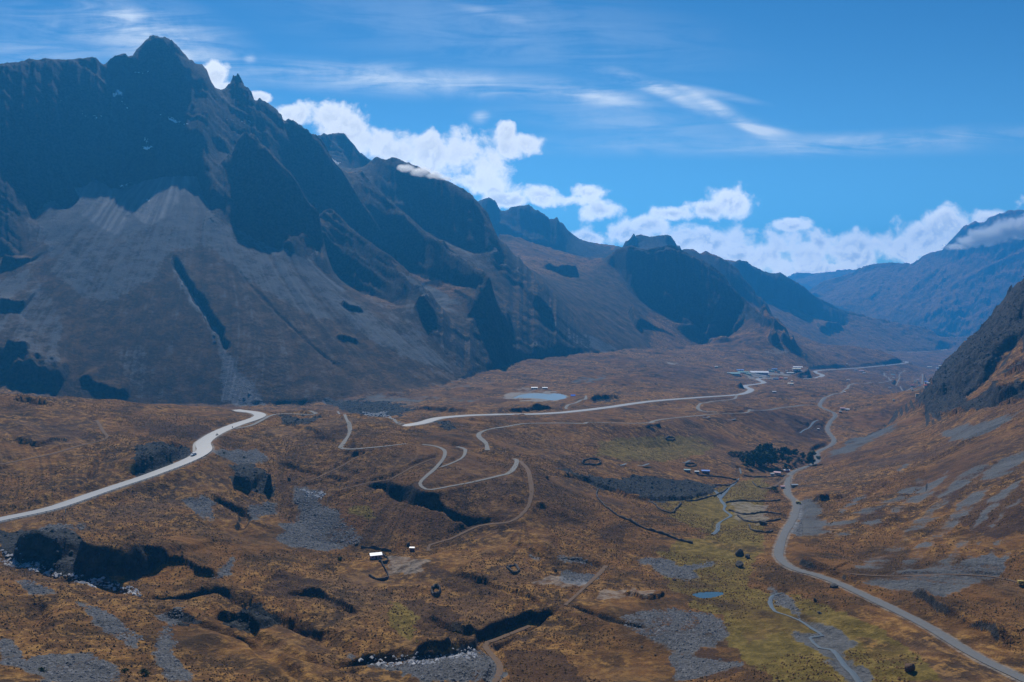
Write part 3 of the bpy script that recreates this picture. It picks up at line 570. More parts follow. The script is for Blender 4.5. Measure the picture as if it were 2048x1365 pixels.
def terrain_material():
    m = bpy.data.materials.new('moorland_and_rock'); m.use_nodes = True; t = NT(m.node_tree); b = m.node_tree.nodes['Principled BSDF']
    g = t.N.new('ShaderNodeNewGeometry'); P = g.outputs['Position']
    sc_, gr_, dk_, pa_ = t.attr('cover_a'); s1_, s2_, rk_, sn_ = t.attr('cover_b'); pt_, s3_, ol_, far_ = t.attr('cover_c')
    nA = t.noise(P, .011, 4, .6); nB = t.noise(P, .045, 5, .65); nC = t.noise(P, .22, 5, .7); nD = t.noise(P, .9, 4, .7)
    # dry grass moor
    col = t.mix(t.ramp(nB, .36, .64), (.045, .026, .012), (.172, .079, .023))
    col = t.mix(t.math('MULTIPLY', t.ramp(nC, .46, .63), t.ramp(nA, .36, .58)), col, (.33, .175, .048))
    col = t.mix(t.math('MULTIPLY', t.ramp(nD, .56, .70), .6), col, (.040, .022, .012))
    col = t.mix(t.math('MULTIPLY', t.ramp(nA, .52, .68), .55), col, (.075, .052, .040))
    col = t.mix(t.math('MULTIPLY', t.ramp(nD, .30, .42, 1, 0), .35), col, (.24, .15, .06))
    nE = t.noise(P, .004, 3, .6, .5)
    col = t.mix(t.math('MULTIPLY', t.ramp(nE, .50, .62), .5), col, (.062, .036, .025))
    col = t.mix(t.ramp(s1_, .3, 2.2, 0, .4), col, (.19, .11, .05)); col = t.mix(t.ramp(s1_, -.3, -2.2, 0, .5), col, (.040, .026, .016))
    col = t.mix(t.math('MULTIPLY', ol_, .8), col, t.mix(t.ramp(nB, .4, .65), (.030, .026, .018), (.078, .052, .028)))
    # peat and damp
    pk = t.ramp(t.math('ADD', pt_, t.math('MULTIPLY', t.math('SUBTRACT', nC, .5), 1.1)), .35, .75)
    col = t.mix(t.math('MULTIPLY', pk, .7), col, (.040, .024, .018))
    # bog green
    gk = t.ramp(t.math('ADD', gr_, t.math('MULTIPLY', t.math('SUBTRACT', nB, .5), 1.6)), .35, .9)
    gcol = t.mix(t.ramp(nC, .4, .65), (.105, .078, .014), (.20, .145, .034))
    col = t.mix(t.math('MULTIPLY', gk, .85), col, gcol)
    # bare pale ground
    pk2 = t.ramp(t.math('ADD', pa_, t.math('MULTIPLY', t.math('SUBTRACT', nC, .5), 1.0)), .40, .70)
    col = t.mix(t.math('MULTIPLY', pk2, pa_), col, t.mix(nD, (.19, .165, .14), (.30, .28, .26)))
    # scree and gravel
    f1 = t.math('ADD', sc_, t.math('MULTIPLY', t.math('SUBTRACT', nB, .5), 1.6)); f1 = t.math('ADD', f1, t.math('MULTIPLY', s2_, t.math('MULTIPLY', t.math('SUBTRACT', 1.0, sc_), t.math('MULTIPLY', t.math('SUBTRACT', 1.0, ol_), .34))))
    f1 = t.math('ADD', f1, t.math('MULTIPLY', s1_, .08)); f1 = t.math('ADD', f1, t.math('MULTIPLY', s2_, .09)); f1 = t.math('ADD', f1, t.math('MULTIPLY', t.math('SUBTRACT', nD, .5), .7))
    f1 = t.math('ADD', f1, t.math('MULTIPLY', t.math('SUBTRACT', nC, .5), .8)); sk = t.ramp(f1, .36, .78)
    sk = t.math('MULTIPLY', sk, t.ramp(sc_, .02, .12))
    vor = t.N.new('ShaderNodeTexVoronoi'); t.put(vor.inputs['Vector'], P); vor.inputs['Scale'].default_value = .55; vor.inputs['Randomness'].default_value = 1
    scol = t.mix(t.ramp(nD, .35, .68), (.040, .042, .045), (.100, .101, .103))
    scol = t.mix(t.ramp(nB, .4, .62, 0, .6), scol, (.13, .13, .133)); scol = t.mix(t.ramp(s1_, -1.8, 2.0, 0, .5), scol, (.115, .114, .112))
    scol = t.mix(t.math('MULTIPLY', t.ramp(vor.outputs['Distance'], .05, .30, 1, 0), .55), scol, (.19, .19, .195))
    scol = t.mix(t.ramp(s2_, -.3, -2.0, 0, .6), scol, (.036, .037, .042))
    scol = t.mix(t.math('MULTIPLY', pa_, 1.0, clamp=True), scol, t.mix(t.math('ADD', t.math('MULTIPLY', nD, .6), t.math('MULTIPLY', s1_, .22)), (.12, .12, .125), (.33, .33, .34)))
    col = t.mix(sk, col, scol)
    # rubble of dark boulders
    dk = t.ramp(t.math('ADD', dk_, t.math('MULTIPLY', t.math('SUBTRACT', nC, .5), 1.3)), .4, .62)
    dcol = t.mix(t.ramp(nD, .42, .68), (.016, .018, .019), (.070, .072, .072))
    col = t.mix(dk, col, dcol)
    # bedrock on steep faces; over outlined cliffs its dark tone also paints shade
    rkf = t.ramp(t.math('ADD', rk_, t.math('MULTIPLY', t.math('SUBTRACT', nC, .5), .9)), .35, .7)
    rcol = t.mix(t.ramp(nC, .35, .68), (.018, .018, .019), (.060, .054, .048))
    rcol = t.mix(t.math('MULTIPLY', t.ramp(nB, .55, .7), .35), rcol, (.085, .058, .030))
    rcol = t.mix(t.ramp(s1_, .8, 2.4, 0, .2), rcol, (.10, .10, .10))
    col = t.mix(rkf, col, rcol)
    sn = t.ramp(t.math('ADD', t.math('ADD', sn_, t.math('MULTIPLY', t.math('SUBTRACT', nC, .5), 1.6)), t.math('MULTIPLY', t.math('SUBTRACT', nB, .5), 1.2)), .55, .75)
    col = t.mix(sn, col, (.75, .78, .82))
    t.put(b.inputs['Base Color'], col); b.inputs['Roughness'].default_value = .95; b.inputs['Specular IOR Level'].default_value = .12
    h = t.math('ADD', t.math('MULTIPLY', nC, 2.2), t.math('MULTIPLY', nD, .7))
    h = t.math('ADD', h, t.math('MULTIPLY', t.math('MULTIPLY', vor.outputs['Distance'], sk), -.5))
    h = t.math('ADD', h, t.math('MULTIPLY', t.math('MULTIPLY', nB, far_), 8))
    bp = t.N.new('ShaderNodeBump'); bp.inputs['Strength'].default_value = 1; bp.inputs['Distance'].default_value = 1.0
    t.put(bp.inputs['Height'], h); t.L.new(bp.outputs['Normal'], b.inputs['Normal'])
    return m
TM = terrain_material()
# ------------------------------------------------------------------ terrain meshes
scn = bpy.context.scene; COL = scn.collection
def tag(o, label=None, cat=None, group=None, kind=None):
    if label: o['label'] = label
    if cat: o['category'] = cat
    if group: o['group'] = group
    if kind: o['kind'] = kind
    return o
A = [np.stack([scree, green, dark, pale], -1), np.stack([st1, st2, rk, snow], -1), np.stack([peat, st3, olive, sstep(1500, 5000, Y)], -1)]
def mesh_from(name, V, faces, mats, attrs=(), smooth=True):
    me = bpy.data.meshes.new(name)
    me.vertices.add(len(V)); me.vertices.foreach_set('co', np.ascontiguousarray(V, np.float32).ravel())
    n = faces.shape[1]
    me.loops.add(faces.size); me.loops.foreach_set('vertex_index', np.ascontiguousarray(faces, np.int32).ravel())
    me.polygons.add(len(faces)); me.polygons.foreach_set('loop_start', np.arange(0, faces.size, n, dtype=np.int32))
    try: me.polygons.foreach_set('loop_total', np.full(len(faces), n, np.int32))
    except Exception: pass
    me.update(calc_edges=True)
    if smooth: me.shade_smooth()
    else: me.shade_flat()
    for nm, arr in attrs:
        at = me.attributes.new(nm, 'FLOAT_COLOR', 'POINT'); at.data.foreach_set('color', np.ascontiguousarray(arr, np.float32).ravel())
    for m in mats: me.materials.append(m)
    o = bpy.data.objects.new(name, me); COL.objects.link(o); return o
ids = (np.arange(NV)[:, None]*NU+np.arange(NU)[None])
quad = np.stack([ids[:-1, :-1], ids[:-1, 1:], ids[1:, 1:], ids[1:, :-1]], -1)
uc = GU[:-1, :-1]; yc = Y[:-1, :-1]
upx = 1024+F*uc
def linY(L):   # forward distance of a survey line as a function of the view direction
    x = np.array([1024+F*ray(p[0], p[1])[0] for p in L]); o = np.argsort(x); return np.interp(upx[0], x[o], np.array([p[2] for p in L])[o])
toe = linY([(-900,790,820),(-400,790,860),(0,788,900),(130,800,910),(300,812,920),(450,812,930),(560,812,940),(650,806,960),(760,795,1000),(880,778,1090),(960,745,1260),(1060,718,1500),(1240,702,1800),(1340,700,1970),(1480,688,2330),(1560,690,2900),(1700,700,3200),(1890,700,3300),(2600,700,3300)])
reg = np.zeros(uc.shape, np.int8)
reg[yc > toe[None]] = 1
far = linY([(-900,0,9400),(1380,0,9400),(1560,0,4300),(1700,0,4400),(1900,0,4500),(3000,0,3900)])
reg[yc > far[None]] = 2
rsu = np.interp(yc[:, 0], [120, 250, 330, 400, 560, 760, 900, 1120, 1500, 3300], [2, .62, .50, .38, .36, .40, .43, .46, .50, .56])
reg[(uc > rsu[:, None]) & (yc < 3300) & (reg == 0)] = 3
verts = np.stack([X, Y, Z], -1).reshape(-1, 3); AF = [a.reshape(-1, 4) for a in A]
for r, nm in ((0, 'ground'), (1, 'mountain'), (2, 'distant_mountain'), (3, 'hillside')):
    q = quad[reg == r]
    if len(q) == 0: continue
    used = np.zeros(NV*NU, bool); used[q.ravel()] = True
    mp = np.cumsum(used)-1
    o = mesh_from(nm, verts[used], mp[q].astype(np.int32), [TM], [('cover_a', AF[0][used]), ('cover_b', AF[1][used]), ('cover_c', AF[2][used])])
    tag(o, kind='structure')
del verts, AF, quad
print('mesh', round(time.time()-T0, 1))
# ------------------------------------------------------------------ road surfaces
M_ASPH = mat('worn_pale_asphalt', (.225, .23, .235), .55, spec=.5, vary=.10, scale=.15)
M_GRAV = mat('grey_gravel', (.12, .12, .12), .9, vary=.30, scale=.8, bump=.05)
M_TRACK = mat('stony_track', (.17, .165, .155), .95, vary=.35, scale=.6, bump=.05)
M_DIRT = mat('trodden_dirt', (.12, .078, .050), .95, vary=.35, scale=.7, bump=.05)
def water_mat(name, col, rough=.08):
    m = mat(name, col, rough, spec=.5); nt = m.node_tree; b = nt.nodes['Principled BSDF']
    n = nt.nodes.new('ShaderNodeTexNoise'); n.inputs['Scale'].default_value = .8; n.inputs['Detail'].default_value = 4
    g = nt.nodes.new('ShaderNodeNewGeometry'); nt.links.new(g.outputs['Position'], n.inputs['Vector'])
    bp = nt.nodes.new('ShaderNodeBump'); bp.inputs['Distance'].default_value = .06; nt.links.new(n.outputs['Fac'], bp.inputs['Height']); nt.links.new(bp.outputs['Normal'], b.inputs['Normal']); return m
M_WATER = water_mat('still_water', (.05, .09, .12)); M_LAKE = water_mat('lake_water', (.22, .30, .36), .25); M_SHALLOW = water_mat('shallow_water', (.085, .09, .085), .38)  # lake colour lightened: pale sky reflection painted into the water
def ribbon(P, hw, lift, m, name, wob=0.0):
    d = np.gradient(P[:, :2], axis=0); d /= np.linalg.norm(d, axis=1)[:, None]+1e-9
    n = np.stack([-d[:, 1], d[:, 0]], 1); V = []
    rw = 1+wob*np.interp(np.arange(len(P)), np.arange(0, len(P)+8, 4), rng.uniform(-1, 1, len(np.arange(0, len(P)+8, 4))))
    cols = (-1.0, -.5, 0, .5, 1.0)
    for c in cols:
        zz = P[:, 2]+lift*(1+.0*P[:, 1])-.10*abs(c)
        V.append(np.stack([P[:, 0]+n[:, 0]*c*hw*rw, P[:, 1]+n[:, 1]*c*hw*rw, zz], 1))
    V = np.stack(V, 1); k = len(cols); L = len(P)
    idx = np.arange(L*k).reshape(L, k)
    f = np.stack([idx[:-1, :-1], idx[:-1, 1:], idx[1:, 1:], idx[1:, :-1]], -1).reshape(-1, 4)
    o = mesh_from(name, V.reshape(-1, 3), f[:, ::-1].copy(), [m]); tag(o, kind='structure'); return o
for P, hw, kind in road_lines:
    if kind == 'road': ribbon(P, hw, .03, M_ASPH, 'road')
    elif kind == 'track': ribbon(P, hw, .02, M_TRACK, 'gravel_track', .3)
    elif kind == 'gravel': ribbon(P, hw, .02, M_GRAV, 'gravel_road', .15)
    elif kind == 'stream': ribbon(P, hw, .0, M_SHALLOW, 'stream', .5)
    else: ribbon(P, hw, .02, M_DIRT, 'dirt_track', .3)
DC = [(424,868,552),(405,876,535),(391,886,520),(388,898,505),(389,910,492),(384,922,482),(366,934,470),(330,950,455)]
P_ = catmull(np.array([unproj(*p) for p in DC]), 4); P_[:, 2] = ground(P_[:, 0], P_[:, 1])
ribbon(P_, .9, .12, mat('concrete_lining', (.30, .29, .27), .8), 'drainage_channel')
# ------------------------------------------------------------------ water
def sheet(P, zlev, m, name):
    V = [(x, y, zlev) for x, y in P]; me = bpy.data.meshes.new(name); me.from_pydata(V, [], [list(range(len(V)))]); me.materials.append(m)
    o = bpy.data.objects.new(name, me); COL.objects.link(o); tag(o, kind='structure'); return o
C2 = catmull(np.vstack([LW, LW[:1]]), 4); cx, cy = LW[:, 0].mean(), LW[:, 1].mean()
sheet([(cx+(p[0]-cx)*1.02, cy+(p[1]-cy)*1.03) for p in C2[:-1]], LAKEZ-.1, M_LAKE, 'lake_water')
cx, cy = PW[:, 0].mean(), PW[:, 1].mean()
sheet([(cx+(p[0]-cx)*1.03, cy+(p[1]-cy)*1.04) for p in PW[:-1]], PONDZ-.05, M_WATER, 'pond_water')
for L in ([(1405,835),(1412,838),(1420,836)], [(1455,840),(1463,842),(1472,840)],[(1275,932),(1285,934),(1298,933)],[(1240,931),(1246,932),(1252,931)],[(1365,925),(1372,927),(1380,925)]):
    P = world_line(L, 2); P[:, 2] = ground(P[:, 0], P[:, 1]).max(); ribbon(P, 1.1, .12, M_SHALLOW, 'pool_water', .2)
# ------------------------------------------------------------------ object helpers
import bmesh
from mathutils import Matrix, Vector
def mesh_obj(name, V, Fc, m, parent=None, smooth=False):
    me = bpy.data.meshes.new(name); me.from_pydata([tuple(v) for v in V], [], Fc); me.materials.append(m)
    if smooth: me.shade_smooth()
    o = bpy.data.objects.new(name, me); COL.objects.link(o)
    if parent: o.parent = parent
    return o
class MB:
    def __init__(s): s.V = []; s.F = []
    def box(s, x0, x1, y0, y1, z0, z1):
        n = len(s.V); s.V += [(x, y, z) for z in (z0, z1) for x, y in ((x0, y0), (x1, y0), (x1, y1), (x0, y1))]
        s.F += [(n+3, n+2, n+1, n), (n+4, n+5, n+6, n+7), (n, n+1, n+5, n+4), (n+1, n+2, n+6, n+5), (n+2, n+3, n+7, n+6), (n+3, n, n+4, n+7)]; return s
    def poly(s, V, F):
        n = len(s.V); s.V += list(V); s.F += [tuple(i+n for i in f) for f in F]; return s
    def tube(s, P, R, k=8, cap=True):
        n0 = len(s.V); P = [Vector(p) for p in P]
        if not hasattr(R, '__len__'): R = [R]*len(P)
        for i, p in enumerate(P):
            d = (P[min(i+1, len(P)-1)]-P[max(i-1, 0)]).normalized()
            a = d.cross(Vector((0, 0, 1))); a = a.normalized() if a.length > 1e-3 else Vector((1, 0, 0)); b = d.cross(a)
            for j in range(k):
                t = 2*math.pi*j/k; s.V.append(tuple(p+(a*math.cos(t)+b*math.sin(t))*R[i]))
        for i in range(len(P)-1):
            for j in range(k):
                q = n0+i*k; s.F.append((q+j, q+(j+1) % k, q+k+(j+1) % k, q+k+j))
        if cap: s.F.append(tuple(range(n0, n0+k))[::-1]); s.F.append(tuple(range(n0+(len(P)-1)*k, n0+len(P)*k)))
        return s
    def build(s, name, m, parent=None, smooth=False): return mesh_obj(name, s.V, s.F, m, parent, smooth)
def empty(name, loc, rz=0, sc=1.0):
    e = bpy.data.objects.new(name, None); COL.objects.link(e); e.location = loc; e.rotation_euler = (0, 0, rz); e.scale = (sc, sc, sc); e.empty_display_size = .5; return e
def copy_tree(o, parent=None):
    c = o.copy(); COL.objects.link(c); c.parent = parent
    for ch in list(o.children): copy_tree(ch, c)
    return c
def spot(px, py):
    x, y, zz = cast(px, py); zz = float(ground(x, y)); return x, y, zz, y/F     # metres per photo pixel
# ------------------------------------------------------------------ buildings
PAL = {}
def pal(c, metal=0):
    k = (tuple(c), metal)
    if k not in PAL: PAL[k] = mat('painted_'+str(len(PAL)), c, .45 if metal else .9, vary=.18, scale=1.2, spec=.5 if metal else .2)
    return PAL[k]
WHITE=(.62,.64,.68); CREAM=(.66,.60,.46); PALE=(.42,.42,.42); BLUE=(.12,.25,.62); TEAL=(.16,.32,.34); GREEN=(.10,.22,.19); RED=(.55,.07,.06); PINK=(.50,.30,.32); GREY=(.24,.27,.30); ORANGE=(.55,.28,.12); YEL=(.42,.30,.07)
ADOBE=(.20,.12,.09); STONE=(.22,.21,.20); WWALL=(.55,.52,.48); BRICK=(.24,.10,.07)
M_DARKWIN = mat('dark_glass', (.02, .025, .03), .2, spec=.5); M_WOOD = mat('weathered_wood', (.10, .065, .04), .9, vary=.3, scale=3)
def house(px, py, wpx, hpx, roof, wall, label, yaw=0.0, dr=.62, name='house', cat='house', group=None, pitch=.32, detail=True, skirt=2.0):
    x, y, z0, mp = spot(px, py)
    w = wpx*mp; h = max(hpx*mp*.62, 1.9); d = min(w*dr, 14); e = empty(name, (x, y+d*.5, z0-.05), math.radians(yaw)-math.atan2(x, y)*.6)
    tag(e, label, cat, group)
    mw = pal(wall); mr = pal(roof, 1)
    r = d*.5*pitch; b = MB(); sk = skirt+.15*h
    V = [(-w/2,-d/2,-sk),(w/2,-d/2,-sk),(w/2,d/2,-sk),(-w/2,d/2,-sk),(-w/2,-d/2,h),(w/2,-d/2,h),(w/2,d/2,h),(-w/2,d/2,h),(-w/2,0,h+r),(w/2,0,h+r)]
    b.poly(V, [(0,1,5,4),(2,3,7,6),(1,2,6,9,5),(3,0,4,8,7),(3,2,1,0)]); b.build('wall', mw, e)
    ov = .045*w+.12; th = .14; rb = MB()
    for s in (-1, 1):
        y1 = s*(d/2+ov*.8); z1 = h-ov*.8*pitch+.05
        A_ = [(-w/2-ov, 0, h+r+.06), (w/2+ov, 0, h+r+.06), (w/2+ov, y1, z1), (-w/2-ov, y1, z1)]
        B_ = [(p[0], p[1], p[2]+th) for p in A_]
        f = [(0,1,2,3),(7,6,5,4),(0,4,5,1),(1,5,6,2),(2,6,7,3),(3,7,4,0)]
        if s > 0: f = [q[::-1] for q in f]
        rb.poly(A_+B_, f)
    rb.build('roof', mr, e)
    if detail:
        dw = min(1.0, w*.14); dh = min(2.0, h*.82)
        MB().box(-dw/2, dw/2, -d/2-.05, -d/2+.02, 0, dh).build('door', M_WOOD, e)
        for sx_ in ((-.32, .3) if w < 16 else (-.4, -.2, .18, .38)):
            q = MB().box(sx_*w-.45*dw, sx_*w+.45*dw, -d/2-.04, -d/2+.02, h*.38, h*.74).build('window', M_DARKWIN, e)
    return e
VG_ = 'roadside village buildings'; TG = 'far town buildings'
HS = [
 (750,1119,22,12,WHITE,PINK,'farmhouse with bright white metal roof beside the stone corral',12,.75),
 (824,1104,9,9,WHITE,BRICK,'tiny white roofed hut to the right of the farmhouse',-8,.7),
 (1069,779,12,5,WHITE,STONE,'white roofed lakeside house, the wider and left one above the lake',2,.5),
 (1090,779,10,5,WHITE,STONE,'white roofed lakeside house, the narrower and right one above the lake',2,.5),
 (1412,948,15,9,BLUE,BRICK,'brick house with a bright blue metal roof near the lava field',3,.55),
 (1375,945,12,4,TEAL,STONE,'low shed with faded teal roof left of the blue roofed house',0,.5),
 (1394,948,8,4,WHITE,STONE,'little white roofed outbuilding between teal shed and blue roofed house',5,.6),
 (1556,950,12,7,PINK,WWALL,'pink roofed farm building below the trees beside the road bend',-12,.7),
 (1545,952,7,5,PALE,WWALL,'small pale shed left of the pink roofed farm building',10,.7),
 (1574,945,11,4,WHITE,RED,'white roofed roadside store with red walls at the road bend',8,.5),
 (1590,975,12,7,GREY,STONE,'grey curved-looking roof shed on the slope side of the valley road',12,.6),
 (1566,978,8,5,PINK,WWALL,'small pink roofed shed on the valley side of the road',14,.7),
 (1531,927,9,7,PALE,WWALL,'pale house half hidden in the dense tree clump',0,.7),
 (1529,933,8,4,CREAM,WWALL,'low cream shed in front of the house in the tree clump',0,.6),
 (1499,924,6,4,TEAL,WWALL,'small teal roofed shed at the left edge of the tree clump',10,.7),
 (1507,917,4,6,PALE,WWALL,'narrow pale shed behind the left side of the tree clump',0,1.0),
 (1694,822,10,5,WHITE,WWALL,'white roofed house right of the road fork',-4,.5),
 (1686,820,9,5,PINK,WWALL,'pink roofed house touching the white one near the fork',6,.6),
 (1681,826,5,3,PALE,BRICK,'tiny pale shed below the pink roofed house near the fork',0,.7),
 (1549,786,7,3,WHITE,STONE,'lone white roofed hut on the brown moor below the village',0,.5),
 (1582,770,10,4,CREAM,WWALL,'cream roofed house on the slope below the village road',-3,.6),
 (1584,764,3,3,CREAM,WWALL,'tiny cream hut above the cream roofed house',0,.9),
 (1433,736,6,4,WHITE,STONE,'white roofed hut alone on the slope left of the village',0,.6),
 (1690,786,3,3,WHITE,STONE,'tiny white hut in the valley beside the lower road',0,.9),
 (1637,861,4,2,WHITE,STONE,'tiny white shelter on the dark peat beside the valley road',0,.7),
]
for (a, b_, w_, h_, rc, wc, lb, yw, dr) in HS: house(a, b_, w_, h_, rc, wc, lb, yw, dr, name='hut' if w_ < 7 or ' hut' in lb or 'shed' in lb or 'shelter' in lb else 'house', cat='hut' if w_ < 7 or ' hut' in lb or 'shed' in lb else 'house')
VS = [
 (1468,750.5,24,5,TEAL,WWALL,'long dark teal roofed hall at the left end of the village'), (1488,747.5,20,4,GREEN,WWALL,'green roofed hall behind the teal hall'),
 (1498,751,10,4,GREEN,WWALL,'small green roofed building right of the teal hall'), (1458,748,7,3,PALE,WWALL,'pale shed left of the teal hall'),
 (1481,743,13,4,BLUE,WWALL,'bright blue roofed building behind the green halls'), (1520,748,33,4.5,WHITE,PINK,'very long white roofed block in the village middle'),
 (1541,744,6,5,TEAL,WWALL,'teal roofed house right behind the long white block'), (1549,741,10,4,BLUE,WWALL,'blue roofed house in the village middle, right of the teal one'),
 (1546,745,6,4,TEAL,STONE,'grey-teal shed below the blue roofed village house'), (1557,745.5,6,5,GREEN,WWALL,'green shed right of the blue roofed village house'),
 (1573,743.5,4,4,CREAM,WWALL,'tiny cream hut by the village access road'), (1597,737,17,3.4,WHITE,BLUE,'upper of the two long white roofs at the village right end'),
 (1594,740,15,3.2,CREAM,WWALL,'lower of the two long roofs at the village right end'), (1602,743,5,2.6,WHITE,STONE,'tiny white shed below the long roofs at village right'),
 (1583,748.2,16,3,PALE,STONE,'long low pale shed by the village yard'), (1552,759.5,10,4,GREY,BLUE,'grey roadside shop with blue front below the village'),
 (1562,759,6,4,RED,RED,'red roadside kiosk below the village'), (1572,759,6,4,WHITE,WWALL,'white roadside kiosk right of the red one'),
 (1522,757,7,4,GREY,WWALL,'grey roadside shelter at the highway bend by the village'), (1694,729.5,3,3,WHITE,WWALL,'lone white hut on the hill above the highway'),
 (1697,762,6,3,PALE,WWALL,'pale shed between highway and lower road'), (1729,748,5,3,WHITE,WWALL,'small white hut just under the far highway'),
 (1724,743.5,9,2.6,PINK,WWALL,'long pink-grey roof just under the far highway'), (1712,742,6,2.6,GREY,WWALL,'grey shed just under the far highway, left of the pink-grey roof'),
]
for (a, b_, w_, h_, rc, wc, lb) in VS: house(a, b_, w_, h_, rc, wc, lb, rng.uniform(-8, 8), .45, name='village_building', cat='building', group=VG_, detail=w_ > 9)
TS = [
 (1860,736,8,3,CREAM,WWALL,'cream roofed building highest in the far town'), (1881,735,5,2.5,WHITE,WWALL,'white building at the right of the cream one in the far town'),
 (1877,737.5,7,2.2,PALE,WWALL,'pale low building under the white one in the far town'), (1883,728,4,2.2,RED,WWALL,'reddish hut topmost in the far town'),
 (1787,751,7,2.4,TEAL,WWALL,'teal roofed hut on the slope above the town track'), (1788,757.5,4,2.4,CREAM,WWALL,'tiny cream hut under the teal roofed one'),
 (1780,777,4,3,WHITE,STONE,'lone white hut left of the town tracks'), (1825.5,773,6,3,RED,WWALL,'red roofed house at the end of a town track'),
 (1826,782,5,3,PALE,WWALL,'pale hut below the red roofed town house'), (1855,767,9,4.5,BLUE,WWALL,'blue roofed warehouse beside the crag in the town'),
 (1858,769.5,7,3,WHITE,WWALL,'white shed in front of the blue warehouse'), (1855,774,10,2.6,RED,WWALL,'long dark red roof below the white shed'),
 (1836,762,4,2.2,PALE,WWALL,'tiny pale hut left of the town street'), (1831,765,4,2.2,TEAL,WWALL,'tiny teal hut left of the town street'),
 (1840,772.5,5,2.4,GREY,WWALL,'grey hut beside the red roof row'), (1836,791,7,3,ORANGE,WWALL,'orange roofed house nearest in the town'), (1788,802.5,4,4,TEAL,WWALL,'small teal hut on the moor below the town'),
]
for (a, b_, w_, h_, rc, wc, lb) in TS: house(a, b_, w_, h_, rc, wc, lb, rng.uniform(-8, 8), .5, name='town_building', cat='building', group=TG, detail=False)
# blue tarpaulin shelter beside the lake
x, y, z0, mp = spot(1146, 793.5); e = empty('tarpaulin_shelter', (x, y, z0)); tag(e, 'bright blue tarpaulin shelter on the right shore of the lake', 'shelter')
w = 9*mp; MB().poly([(-w/2,-2.2,1.0),(w/2,-2.2,1.1),(w/2,0,2.6),(-w/2,0,2.4),(w/2,2.2,1.1),(-w/2,2.2,1.0)], [(0,1,2,3),(3,2,4,5)]).build('tarpaulin', pal((.06,.20,.75)), e)
for a in (-1, 1):
    for c in (-2.1, 2.1): MB().tube([(a*w*.48, c, -.5), (a*w*.48, c, 1.1)], .06, 6).build('pole', M_WOOD, e)
# ------------------------------------------------------------------ vehicles
M_TYRE = mat('tyre_rubber', (.02, .02, .02), .9); M_RIM = mat('wheel_rim', (.35, .35, .36), .4, metal=.8); M_LAMP = mat('lamp_glass', (.7, .7, .65), .2, spec=.5); M_TAIL = mat('tail_light_red', (.4, .02, .02), .3)
def car(px, py, L, body, label, yaw, kind='car', h=1.5, wd=1.75):
    x, y, z0, mp = spot(px, py); z0 = float(ground(x, y))+.30
    e = empty('parked_car' if kind == 'car' else kind, (x, y, z0), yaw); tag(e, label, 'car' if kind == 'car' else kind)
    mb = pal(body, 1); W = wd/2; hl = L/2
    if kind == 'truck':
        MB().box(-W, W, -hl+2.2, hl, 1.0, h).build('cargo_box', pal((.30,.30,.32), 1), e); c = MB().box(-W, W, -hl, -hl+2.0, .5, h*.85).build('cab', mb, e)
        MB().box(-W*.85, W*.85, -hl-.03, -hl+.02, h*.45, h*.78).build('windscreen', M_DARKWIN, c)
        MB().box(-W*.8, W*.8, -hl+.2, hl-.1, .55, .98).build('chassis', M_TYRE, e)
    else:
        pr = [(-hl,.35),(-hl,.75),(-hl+.15,.92),(-hl+.95,1.0),(-hl+1.5,h),(hl-1.1,h),(hl-.35,1.02),(hl,.95),(hl,.35)]
        if kind == 'van': pr = [(-hl,.35),(-hl,.95),(-hl+.5,1.15),(-hl+1.0,h),(hl-.1,h),(hl,h-.15),(hl,.35)]
        n = len(pr); V = [(-W*(.86 if p[1] > 1.05 else 1), p[0], p[1]) for p in pr]+[(W*(.86 if p[1] > 1.05 else 1), p[0], p[1]) for p in pr]
        Fc = [tuple(range(n))[::-1], tuple(range(n, 2*n))]+[(i, (i+1) % n, n+(i+1) % n, n+i) for i in range(n)]
        MB().poly(V, Fc).build('body', mb, e)
        for s in (-1, 1): MB().box(s*W*.93-.04, s*W*.93+.04, -hl+1.5, hl-1.0, 1.02, h-.12).build('side_window', M_DARKWIN, e)
        MB().poly([(-W*.8,-hl+.98,1.06),(W*.8,-hl+.98,1.06),(W*.76,-hl+1.42,h-.06),(-W*.76,-hl+1.42,h-.06)], [(0,1,2,3)]).build('windscreen', M_DARKWIN, e)
        for s in (-.7, .7):
            MB().box(s*W-.15, s*W+.15, -hl-.03, -hl+.05, .6, .76).build('headlight', M_LAMP, e); MB().box(s*W-.13, s*W+.13, hl-.05, hl+.03, .65, .85).build('tail_light', M_TAIL, e)
    for sy_ in (-hl+.8, hl-.8):
        for s in (-1, 1):
            wl = MB().tube([(s*W-s*.2, sy_, .33), (s*W+s*.03, sy_, .33)], .33, 14).build('wheel', M_TYRE, e); MB().tube([(s*W+s*.0, sy_, .33), (s*W+s*.05, sy_, .33)], .19, 10).build('rim', M_RIM, wl)
    return e
car(387, 912, 3.8, WHITE, 'white car parked on the gravel shoulder at the left highway bend', -.35)
car(1768, 731.5, 11, (.05,.06,.10), 'dark lorry driving on the far stretch of the highway', 1.35, kind='truck', h=3.6, wd=2.6)
car(1597, 1009, 3.6, YEL, 'small yellow van parked beside the valley road', 1.3, kind='van', h=1.9)
car(2044, 1171, 3.2, YEL, 'small yellow van on the track at the right edge of the picture', 1.4, kind='van', h=1.6, wd=1.5)
